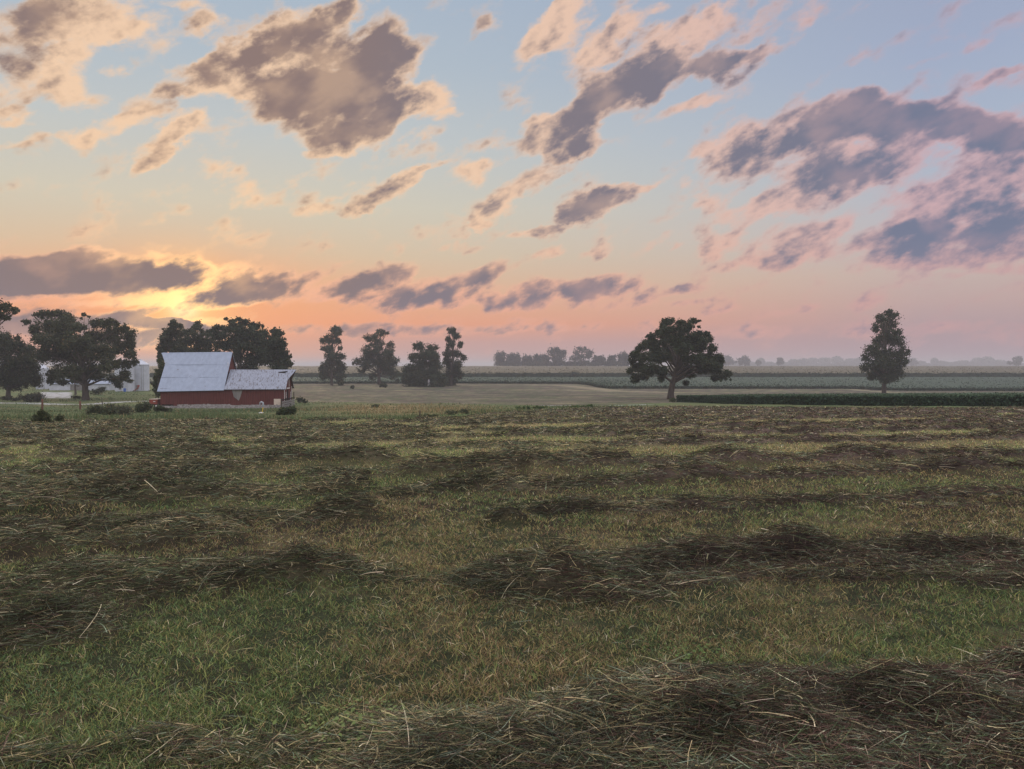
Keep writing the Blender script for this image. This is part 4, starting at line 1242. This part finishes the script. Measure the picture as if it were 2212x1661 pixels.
def add_box(bm, x0, x1, y0, y1, z0, z1):
    v = [bm.verts.new(p) for p in ((x0, y0, z0), (x1, y0, z0), (x1, y1, z0), (x0, y1, z0), (x0, y0, z1), (x1, y0, z1), (x1, y1, z1), (x0, y1, z1))]
    for f in ((0, 1, 2, 3), (4, 5, 6, 7), (0, 1, 5, 4), (1, 2, 6, 5), (2, 3, 7, 6), (3, 0, 4, 7)):
        bm.faces.new([v[i] for i in f])


def add_slab(bm, poly, n, th):
    """extrude a flat polygon (list of 3-D points) by th along n"""
    n = Vector(n).normalized() * th
    a = [bm.verts.new(p) for p in poly]; b = [bm.verts.new(Vector(p) + n) for p in poly]
    bm.faces.new(a); bm.faces.new(b[::-1])
    k = len(poly)
    for i in range(k):
        bm.faces.new((a[i], a[(i + 1) % k], b[(i + 1) % k], b[i]))


def boxobj(name, dims, mat, parent):
    bm = bmesh.new(); add_box(bm, *dims)
    return mesh_obj(name, bm, mat, parent)


def corrugated(name, col, rough, second, smin, smax, pitch=0.16, axis=0, scale=0.7, streak=(1, 1, 1)):
    m = plain_mat(name, col, rough, 0.4, 0.10, scale, 0.0, second, smin, smax, streak)
    t = m.node_tree; b = t.nodes['Principled BSDF']
    tcn = t.nodes.new('ShaderNodeTexCoord')
    w = t.nodes.new('ShaderNodeTexWave'); w.bands_direction = 'XYZ'[axis]
    w.inputs['Scale'].default_value = 1.0 / pitch / 3.14
    t.links.new(tcn.outputs['Object'], w.inputs['Vector'])
    bp = t.nodes.new('ShaderNodeBump'); bp.inputs['Strength'].default_value = 0.35; bp.inputs['Distance'].default_value = 0.02
    t.links.new(w.outputs['Fac'], bp.inputs['Height']); t.links.new(bp.outputs[0], b.inputs['Normal'])
    return m


roof_mat = corrugated('old_metal_roof', (0.25, 0.30, 0.38), 0.45, (0.12, 0.10, 0.10), 0.63, 0.68, pitch=0.62, scale=1.2, streak=(2, 1, 1))
roof2_mat = corrugated('stained_metal_roof', (0.24, 0.27, 0.33), 0.5, (0.075, 0.065, 0.065), 0.52, 0.60, pitch=0.62, scale=1.3, streak=(4, .7, .7))
red_mat = plain_mat('faded_red_boards', (0.110, 0.034, 0.029), 0.85, 0.15, 0.22, 1.2, second=(0.15, 0.065, 0.058), smin=0.60, smax=0.75, stretch_=(5, 5, 0.5))
dark_mat = plain_mat('dark_opening', (0.015, 0.013, 0.012), 0.95, 0.05, 0.1)
stone_mat = plain_mat('pale_foundation', (0.33, 0.31, 0.30), 0.9, 0.15, 0.3, 3.0, second=(0.14, 0.12, 0.10), smin=.5, smax=.65)
weather_mat = plain_mat('weathered_grey_boards', (0.21, 0.20, 0.19), 0.9, 0.1, 0.3, 2.0, stretch_=(6, 6, .6))
white_mat = plain_mat('peeling_white_paint', (0.68, 0.67, 0.66), 0.7, 0.2, 0.15, 3.0)
cream_mat = plain_mat('pale_board', (0.62, 0.52, 0.43), 0.8, 0.2, 0.12, 2.0)
under_mat = plain_mat('roof_underside_boards', (0.10, 0.055, 0.045), 0.9, 0.1, 0.3, 3.0)


def build_barn():
    yaw = math.radians(7.5)
    x0, y0 = -760 * K * 110, 110.0
    fz = CAMZ - 6.12
    b = empty('barn', (x0, y0, fz), 'red barn with tall pale metal roof at left, lower stained roof at right', 'barn', rz=yaw)
    LT, L = 8.7, 17.4                 # end of the tall part, end of the low part
    DT, DL = 10.6, 7.4                # depths
    hw = 2.85
    rt, rl = 8.15, 5.45               # ridge heights
    # walls
    bm = bmesh.new()
    th = 0.12
    # front wall boards, one run for both parts
    n = 70
    for i in range(n):
        xa = L * i / n; xb = L * (i + 1) / n - 0.012
        jig = random.uniform(0, 0.018)
        z0 = 0.30 + (0.22 if xa < 1.6 else 0.0) + random.uniform(-.03, .03) - 0.2 * max(0, (xa - 6.5) / 11)
        add_box(bm, xa, xb, -jig, th, z0, hw - .02)
    # rear wall
    add_box(bm, 0, LT, DT - th, DT, 0.2, hw)
    add_box(bm, LT + .01, L, DL - th, DL, 0.2, hw)
    # gables (tall left, tall right above the low roof, low right)
    def gable(x, d, r_, h0):
        k = 26
        for i in range(k):
            ya = d * i / k; yb = d * (i + 1) / k - 0.012
            def top(y): return h0 + (r_ - h0) * (1 - abs(y - d / 2) / (d / 2)) - 0.06
            jig = random.uniform(0, 0.018)
            pts = [(x - th / 2 - jig, ya, 0.2), (x - th / 2 - jig, yb, 0.2), (x - th / 2 - jig, yb, top(yb)), (x - th / 2 - jig, ya, top(ya))]
            add_slab(bm, pts, (1, 0, 0), th + 2 * jig)
    gable(0.07, DT, rt, hw)
    gable(LT - 0.07, DT, rt, hw)
    gable(L - 0.07, DL, rl, hw)
    mesh_obj('wall', bm, red_mat, b)
    # dark inside, closes the gaps between boards
    bm = bmesh.new()
    add_box(bm, .14, LT - .14, th + .01, DT - th - .01, 0.1, hw - .05)
    add_box(bm, LT + .02, L - .14, th + .01, DL - th - .01, 0.1, hw - .05)
    mesh_obj('interior', bm, dark_mat, b)
    # foundation, uneven top
    bm = bmesh.new()
    xs = np.linspace(-0.02, L + .02, 60)
    for xa, xb in zip(xs[:-1], xs[1:]):
        if xa < 2.3: h = 0.30 + random.uniform(-.04, .04)
        elif xa < 9.5: h = 0.50 + random.uniform(-.05, .07)
        else: h = 0.36 + random.uniform(-.04, .04)
        add_box(bm, xa, xb, -0.06 - random.uniform(0, .02), -0.025, -1.2, h)
    add_box(bm, L - .05, L + .05, 0, DL, -1.2, 0.25)
    mesh_obj('foundation', bm, stone_mat, b)
    # roofs
    def roof(name, xa, xb, d, r_, h0, ov, over_l, over_r, hood_l, hood_r, mat, frac, sag=0.0, dl=0.0):
        hd = d / 2
        dz_ = (r_ - h0) / hd
        e = lambda y: h0 + dz_ * min(y, d - y)
        bm = bmesh.new()
        n = Vector((0, -dz_, 1)).normalized()
        # front slope, eave to ridge, with the hood at one end
        fy = -ov
        yk = hd - hd * frac
        pts = [(xa - over_l, fy, e(fy) - dl), (xb + over_r, fy, e(fy))]
        if hood_r: pts += [(xb + over_r, yk, e(yk)), (xb + over_r + hood_r, hd, r_ + .04)]
        else: pts += [(xb + over_r, hd, r_)]
        if hood_l: pts += [(xa - over_l - hood_l, hd, r_ - dl), (xa - over_l, yk, e(yk))]
        else: pts += [(xa - over_l, hd, r_)]
        add_slab(bm, pts, n, 0.06)
        pts2 = [(x, d - y, z) for x, y, z in pts]
        add_slab(bm, pts2, Vector((0, dz_, 1)), 0.06)
        o = mesh_obj(name, bm, mat, b)
        # underside boards at the eaves and hood
        bm = bmesh.new()
        inset = lambda p: (p[0] + (0.04 if p[0] < (xa + xb) / 2 else -0.04), p[1], p[2] - 0.012)
        add_slab(bm, [inset(p) for p in pts], -n, 0.05)
        add_slab(bm, [inset(p) for p in pts2], Vector((0, -dz_, -1)), 0.05)
        mesh_obj('roof_boards', bm, under_mat, o)
        # sheet laps, slightly proud
        bm = bmesh.new()
        for f in ((0.33, 0.66) if d > 9 else (0.42, 0.86)):
            y = fy + (hd - fy) * f; z = e(y)
            add_slab(bm, [(xa - over_l + .02, y - .02, z + .062 - .02 * dz_), (xb + over_r - .02, y - .02, z + .062 - .02 * dz_), (xb + over_r - .02, y + .03, z + .062 + .03 * dz_), (xa - over_l + .02, y + .03, z + .062 + .03 * dz_)], n, 0.018)
        mesh_obj('sheet_lap', bm, mat, o)
        # ridge cap
        bm = bmesh.new()
        xr0 = xa - over_l - (hood_l or 0); xr1 = xb + over_r + (hood_r or 0)
        add_slab(bm, [(xr0, hd - .16, r_ + .075 - .16 * dz_ - (dl if hood_l else 0)), (xr1, hd - .16, r_ + .075 - .16 * dz_), (xr1, hd, r_ + .085), (xr0, hd, r_ + .085 - (dl if hood_l else 0))], n, 0.015)
        mesh_obj('ridge_cap', bm, mat, o)
        return o
    roof('roof', 0, LT, DT, rt, hw, 0.35, 0.35, 0.22, 1.05, 0, roof_mat, 0.33, dl=0.14)
    r2 = roof('roof', LT + 0.24, L, DL, rl, hw, 0.33, 0, 0.30, 0, 0.95, roof2_mat, 0.55)
    r2['label'] = 'lower roof with dark rust streaks and a pointed hood'
    # torn sheet near the right end of the low roof
    bm = bmesh.new()
    yk = 2.95; zk = hw + (rl - hw) / (DL / 2) * yk + 0.09
    add_slab(bm, [(L - 1.3, yk, zk), (L - .35, yk - .05, zk - .02), (L + .1, yk + .28, zk + .30), (L - 1.25, yk + .22, zk + .17)], (0, -.3, 1), 0.015)
    mesh_obj('loose_sheet', bm, dark_mat, r2)
    # grey patched triangle under the eave
    bm = bmesh.new()
    tri = [(9.95, -0.024, 2.78), (11.55, -0.024, 2.80), (11.25, -0.024, 1.75), (10.95, -0.024, 0.98), (10.25, -0.024, 1.55)]
    add_slab(bm, tri, (0, -1, 0), 0.02)
    mesh_obj('grey_patch', bm, weather_mat, b)
    # pale board propped at the right corner, low
    bm = bmesh.new()
    add_box(bm, L - 1.45, L - 0.50, -0.075, -0.03, 0.33, 1.22)
    mesh_obj('pale_board', bm, cream_mat, b)
    # gable details on the right end: door slot, peeling trim
    bm = bmesh.new()
    add_box(bm, L + .02, L + .045, 2.55, 3.45, 0.2, 2.5)
    mesh_obj('door', bm, dark_mat, b)
    for (ya, yb, za, zb) in ((2.25, 5.2, 2.62, 2.78), (0.05, .28, .9, 2.6), (1.5, 1.72, 0.5, 2.2), (6.9, 7.15, 1.2, 2.9), (5.8, 6.0, 0.8, 2.1), (4.4, 4.6, 2.9, 4.2), (1.3, 1.5, 2.6, 3.3)):
        boxobj('trim', (L + .018, L + .05, ya, yb, za, zb), white_mat, b)
    # white trim strip on the tall gable
    boxobj('trim', (LT + .02, LT + .055, 3.1, 3.3, 5.5, 6.6), white_mat, b)
    # tall gable rake board, far side red
    return b


build_barn()


# grain bins --------------------------------------------------------------
bin_mat = corrugated('galvanised_bin', (0.50, 0.53, 0.58), 0.5, (0.42, 0.45, 0.50), 0.5, 0.7, pitch=0.10, axis=2)


def grain_bin(vx, base_vy, top_vy, cone_vy, half, Y, label):
    X = (vx - 1106) * K * Y
    z0 = float(base_z(np.array([X]), np.array([Y]))[0])
    zt = P(vx, top_vy, Y)[2]; zc = P(vx, cone_vy, Y)[2]
    zb = P(vx, base_vy, Y)[2]
    R_ = half * K * Y
    root = empty('grain_bin', (X, Y, z0), label, 'grain bin', 'silver grain bins in the farmyard')
    def lathe(name, prof, mat, k=40):
        bm = bmesh.new(); rings = []
        for r_, z in prof:
            rings.append([bm.verts.new((r_ * math.cos(2 * math.pi * i / k), r_ * math.sin(2 * math.pi * i / k), z)) for i in range(k)])
        for a_, b_ in zip(rings[:-1], rings[1:]):
            for i in range(k):
                bm.faces.new((a_[i], a_[(i + 1) % k], b_[(i + 1) % k], b_[i]))
        bm.faces.new(rings[-1])
        return mesh_obj(name, bm, mat, root)
    h = zt - z0
    prof = [(R_, -.3)]
    n = 6
    for i in range(1, n + 1):
        z = h * i / n
        prof += [(R_, z - .06), (R_ + .03, z - .03), (R_, z)]
    lathe('bin_wall', prof, bin_mat)
    lathe('bin_roof', [(R_ + .12, h - .02), (R_ + .12, h + .02), (0.35, zc - z0 - .05), (0.35, zc - z0 + .1), (.05, zc - z0 + .16)], bin_mat)
    boxobj('hatch', (-.35, .35, -R_ - .07, -R_ + .03, .5, 1.5), weather_mat, root)
    bm = bmesh.new()
    add_box(bm, R_ * .5, R_ * .5 + .05, -R_ * .9 - .1, -R_ * .9 - .05, .2, h)
    add_box(bm, R_ * .5 + .4, R_ * .5 + .45, -R_ * .8 - .1, -R_ * .8 - .05, .2, h)
    mesh_obj('ladder', bm, weather_mat, root)


grain_bin(304.5, 840, 787.6, 777.5, 16.6, 202, 'grain bin farthest right with a cone roof, clear of the leaves')
grain_bin(269, 842, 788.5, 778, 19.0, 197, 'wide grain bin mostly hidden by the big broad tree')
grain_bin(92, 838, 796, 787, 13, 212, 'grain bin seen between the two dark trees at left')


def shed(vx0, vx1, base_vy, wall_vy, ridge_vy, Y, depth, label):
    Xa, Xb = (vx0 - 1106) * K * Y, (vx1 - 1106) * K * Y
    z0 = min(float(base_z(np.array([x]), np.array([Y]))[0]) for x in (Xa, Xb))
    h = P(vx0, wall_vy, Y)[2] - z0; r_ = P(vx0, ridge_vy, Y)[2] - z0
    L = Xb - Xa
    root = empty('farm_shed', (Xa, Y, z0), label, 'shed')
    bm = bmesh.new(); add_box(bm, 0, L, 0, depth, -.3, h)
    for x in (0.0, L - .08):
        add_slab(bm, [(x, 0, h + .002), (x, depth, h + .002), (x, depth / 2, r_ - .05)], (1, 0, 0), .08)
    mesh_obj('wall', bm, bin_mat, root)
    bm = bmesh.new(); s_ = (r_ - h) / (depth / 2)
    add_slab(bm, [(-.3, -.35, h - .35 * s_ + .02), (L + .3, -.35, h - .35 * s_ + .02), (L + .3, depth / 2, r_ + .02), (-.3, depth / 2, r_ + .02)], (0, -s_, 1), .06)
    add_slab(bm, [(-.3, depth + .35, h - .35 * s_ + .02), (L + .3, depth + .35, h - .35 * s_ + .02), (L + .3, depth / 2, r_ + .02), (-.3, depth / 2, r_ + .02)], (0, s_, 1), .06)
    mesh_obj('roof', bm, roof_mat, root)
    boxobj('door', (L * .35, L * .35 + 3.2, -.05, -.004, 0, h * .82), weather_mat, root)


shed(106, 236, 845, 829, 819, 203, 9, 'long low pale metal shed seen under the big broad tree')

# gravel yard is part of the ground; its kerb-side clutter:
rust_mat = plain_mat('red_oxide_paint', (0.26, 0.055, 0.035), 0.6, 0.3, 0.2, 2.0)
black_mat = plain_mat('black_rubber', (0.02, 0.02, 0.02), 0.8, 0.2, 0.1)


def wheel(name, x, y, r_, parent, w=0.12):
    bm = bmesh.new()
    bmesh.ops.create_cone(bm, cap_ends=True, segments=20, radius1=r_, radius2=r_, depth=w, matrix=Matrix.Translation((x, y, r_)) @ Matrix.Rotation(math.pi / 2, 4, 'X'))
    o = mesh_obj(name, bm, black_mat, parent)
    bm = bmesh.new()
    bmesh.ops.create_cone(bm, cap_ends=True, segments=14, radius1=r_ * .5, radius2=r_ * .5, depth=w + .03, matrix=Matrix.Translation((x, y, r_)) @ Matrix.Rotation(math.pi / 2, 4, 'X'))
    mesh_obj('rim', bm, white_mat, o)


def build_wagon():
    Y = 114.5
    X = (334 - 1106) * K * Y
    z0 = float(base_z(np.array([X]), np.array([Y]))[0])
    root = empty('farm_wagon', (X, Y, z0), 'small red farm wagon parked against the left end of the barn', 'wagon')
    bm = bmesh.new()
    add_box(bm, -.62, .62, -.5, -.46, .5, 1.22); add_box(bm, -.62, .62, 1.26, 1.3, .5, 1.22)
    add_box(bm, -.62, -.58, -.455, 1.255, .5, 1.22); add_box(bm, .58, .62, -.455, 1.255, .5, 1.22); add_box(bm, -.575, .575, -.455, 1.255, .5, .55)
    mesh_obj('wagon_box', bm, rust_mat, root)
    boxobj('lid', (-.66, .66, -.56, 1.36, 1.225, 1.28), cream_mat, root)
    boxobj('emblem', (-.02, .30, -.515, -.503, .86, .98), white_mat, root)
    boxobj('chassis', (-.55, .55, -.35, 1.15, .36, .495), dark_mat, root)
    for x in (-.4, .4):
        for y in (-.42, 1.2):
            wheel('wheel', x, y, .26, root)


build_wagon()


def build_pump():
    X, Y, z0 = G(566, 893)
    Y = min(Y, 104); X = (566 - 1106) * K * Y; z0 = float(base_z(np.array([X]), np.array([Y]))[0])
    root = empty('yard_pump', (X, Y, z0), 'small yard pump, grey hooked head on a yellow stem, in front of the barn wall', 'pump')
    V_, F_ = [], []
    tube(V_, F_, [(0, 0, -.1), (.02, 0, .25), (.06, 0, .55), (.03, 0, .62)], [.055, .05, .055, .05], 8)
    poly_mesh('stem', np.vstack(V_), F_, plain_mat('yellow_paint', (0.55, 0.38, 0.06), .6, .3, .15), root)
    V_, F_ = [], []
    tube(V_, F_, [(.03, 0, .6), (.08, 0, .82), (.06, 0, 1.02), (-.08, 0, 1.10), (-.2, 0, 1.0), (-.25, 0, .82)], [.09, .10, .10, .09, .08, .05], 8)
    poly_mesh('head', np.vstack(V_), F_, plain_mat('grey_iron', (0.28, 0.31, 0.34), .5, .4, .15), root)
    V_, F_ = [], []
    tube(V_, F_, [(-.3, -.05, .02), (-.1, 0, .06), (.12, 0, .05)], [.06, .08, .07], 8)
    poly_mesh('foot', np.vstack(V_), F_, white_mat, root)


build_pump()


def machine():
    Y = 196; X = (296 - 1106) * K * Y; z0 = float(base_z(np.array([X]), np.array([Y]))[0])
    root = empty('grain_auger', (X, Y, z0), 'small rusty auger standing in front of the right-hand grain bin', 'auger')
    V_, F_ = [], []
    tube(V_, F_, [(-.75, 0, .25), (0, 0, .7), (.35, 0, 1.15)], [.12, .12, .12], 8)
    poly_mesh('tube', np.vstack(V_), F_, rust_mat, root)
    boxobj('motor', (.15, .55, -.2, .2, 1.2, 1.62), rust_mat, root)
    boxobj('hopper', (-.95, -.45, -.3, .3, 0, .3), weather_mat, root)
    V_, F_ = [], []
    tube(V_, F_, [(.2, -.3, 0), (.1, 0, .8), (.2, .3, 0)], [.03, .03, .03], 6)
    poly_mesh('leg', np.vstack(V_), F_, weather_mat, root)
    Y = 192; X = (269 - 1106) * K * Y; z0 = float(base_z(np.array([X]), np.array([Y]))[0])
    bm = bmesh.new()
    prof = [(.30, 0), (.32, .05), (.31, .3), (.33, .32), (.31, .34), (.31, .6), (.33, .62), (.31, .64), (.32, .88), (.29, .9)]
    k = 20; rings = [[bm.verts.new((r_ * math.cos(2 * math.pi * i / k), r_ * math.sin(2 * math.pi * i / k), z)) for i in range(k)] for r_, z in prof]
    for a_, b_ in zip(rings[:-1], rings[1:]):
        for i in range(k): bm.faces.new((a_[i], a_[(i + 1) % k], b_[(i + 1) % k], b_[i]))
    bm.faces.new(rings[-1]); bm.faces.new(rings[0])
    o = mesh_obj('barrel', bm, plain_mat('blue_plastic', (0.05, 0.13, 0.42), .5, .4, .1), None, (X, Y, z0))
    tag(o, 'blue barrel on the grass at the foot of the half hidden grain bin', 'barrel')


machine()


# posts and rails -----------------------------------------------------------
post_mat = plain_mat('brown_post', (0.13, 0.065, 0.045), 0.9, 0.1, 0.25, 4.0)
postg_mat = plain_mat('grey_post', (0.075, 0.068, 0.055), 0.9, 0.1, 0.25, 4.0)


def post(bv, top_vy, w, label, mat, lean=0.0):
    X, Y, z0 = G(*bv)
    h = P(bv[0], top_vy, Y)[2] - z0
    r_ = w * K * Y / 2
    V_, F_ = [], []
    tube(V_, F_, [(0, 0, -.4), (lean * .4, 0, h * .5), (lean, 0, h - .03), (lean, 0, h)], [r_ * 1.05, r_, r_ * .95, r_ * .6], 9)
    F_.append((27, 28, 29, 30)); 
    o = poly_mesh('fence_post', np.vstack(V_), F_, mat)
    o.location = (X, Y, z0)
    tag(o, label, 'fence post', 'old fence posts round the pasture')
    return (X, Y, z0, h)


pA = post((91.5, 886), 862, 4.2, 'leftmost brown fence post, behind the dark rounded bush', post_mat, .03)
pB = post((173.5, 885), 866, 4.0, 'brown fence post below the stout trunk of the big broad tree', post_mat, -.02)
pC = post((221, 886), 866, 2.2, 'thin pale post standing among the weeds left of the barn', postg_mat)
pD = post((906.5, 907), 886.5, 3.2, 'dark wooden post at the far edge of the hay, right of the yellow patch', postg_mat, .02)
pE = post((793, 909), 893, 1.4, 'thin dark stake left of the wooden post at the edge of the hay', postg_mat, -.03)
pF = post((935.5, 905), 893, 1.4, 'thin leaning stake right of the wooden post at the edge of the hay', postg_mat, .04)


def rail_fence():
    Y0, Y1 = 111.8, 119
    a = ((613 - 1106) * K * Y0, Y0 - 0.9); b_ = ((636 - 1106) * K * Y1, Y1)
    z0 = float(base_z(np.array([a[0]]), np.array([a[1]]))[0])
    root = empty('rail_fence', (a[0], a[1], z0), 'weathered board pen against the right end of the barn', 'fence')
    d = Vector((b_[0] - a[0], b_[1] - a[1], 0)); L = d.length; d.normalize()
    root.rotation_euler = (0, 0, math.atan2(d.y, d.x))
    for z, m in ((.15, weather_mat), (.45, weather_mat), (.75, weather_mat), (1.12, dark_mat)):
        boxobj('rail', (0, L, -.03, .03, z, z + (.22 if z < 1 else .14)), m, root)
    for x in (0.05, L * .33, L * .66, L - .05):
        h = 1.35 if x < L - .2 else 2.1
        boxobj('post', (x - .06, x + .06, .035, .155, -.4, h), postg_mat, root)


rail_fence()


def stub():
    Y = 236; X = (926.5 - 1106) * K * Y; z0 = float(base_z(np.array([X]), np.array([Y]))[0])
    V_, F_ = [], []
    tube(V_, F_, [(0, 0, -.3), (.05, 0, .9), (-.05, 0, 1.7), (-.02, 0, 2.35)], [.42, .36, .33, .22], 9)
    F_.append((27, 28, 29, 30))
    o = poly_mesh('dead_trunk', np.vstack(V_), F_, plain_mat('bleached_wood', (0.30, 0.29, 0.30), .9, .1, .2, 4), None)
    o.location = (X, Y, z0)
    tag(o, 'pale bleached dead trunk stub in front of the dense misty tree', 'tree stump')


stub()

# small broad-leaved weeds close by ------------------------------------------
def leafy(vx, vy, n, spread_, label, col, size=.018):
    X, Y, z0 = G(vx, vy)
    u = rng.normal(size=(n, 2)) * spread_
    px, py = X + u[:, 0], Y + u[:, 1]
    z = ground_full(px, py)[0] + 0.03 + 0.05 * rng.random(n)
    a = np.stack([rng.normal(size=n), rng.normal(size=n), rng.normal(size=n) * .35], -1); a /= np.linalg.norm(a, axis=1)[:, None]
    b = np.cross(a, np.stack([rng.normal(size=n) * .3, rng.normal(size=n) * .3, np.ones(n)], -1)); b /= np.linalg.norm(b, axis=1)[:, None]
    s_ = (size * (.6 + .8 * rng.random(n)))[:, None]
    c3 = np.stack([px, py, z], -1)
    q = np.stack([c3 - a * s_, c3 - a * s_ * .2 + b * s_ * .8, c3 + a * s_, c3 - a * s_ * .2 - b * s_ * .8], 1).reshape(-1, 3)
    cc = np.array(col)[None] * (.7 + .6 * rng.random((n, 1)))
    o = poly_mesh('clover_patch', q, np.arange(4 * n).reshape(-1, 4), leaf_mat, None, np.repeat(cc, 4, axis=0), origin=(X, Y, z0))
    o.location = (X, Y, z0)
    tag(o, label, 'weeds', None, 'stuff')


leafy(1500, 1432, 200, .13, 'bright green clover patch in the stubble at the lower right', (0.12, 0.19, 0.05), .008)
leafy(760, 1598, 260, .13, 'yellow-green leafy weeds by the pale stems at the bottom, left of centre', (0.15, 0.20, 0.06), .010)
leafy(110, 1500, 420, .26, 'green leafy weeds in the stubble near the lower left corner', (0.08, 0.13, 0.05), .006)
leafy(870, 1345, 240, .2, 'light green weeds in the stubble just below the middle hay row', (0.12, 0.17, 0.06), .006)

# ------------------------------------------------------------------ haze
bm = bmesh.new()
add_box(bm, -9600, 9600, -9600, 9600, -7.5, 26)
hm = bpy.data.materials.new('haze')
hm.use_nodes = True
ht = hm.node_tree; ht.nodes.clear()
pv = ht.nodes.new('ShaderNodeVolumePrincipled')
pv.inputs['Color'].default_value = (0.68, 0.69, 0.76, 1)
pv.inputs['Density'].default_value = 0.00050
pv.inputs['Anisotropy'].default_value = 0.2
ho = ht.nodes.new('ShaderNodeOutputMaterial'); ht.links.new(pv.outputs[0], ho.inputs['Volume'])
hz = mesh_obj('haze', bm, hm)
tag(hz, 'thin blue morning haze lying over the fields', 'haze', kind='stuff')
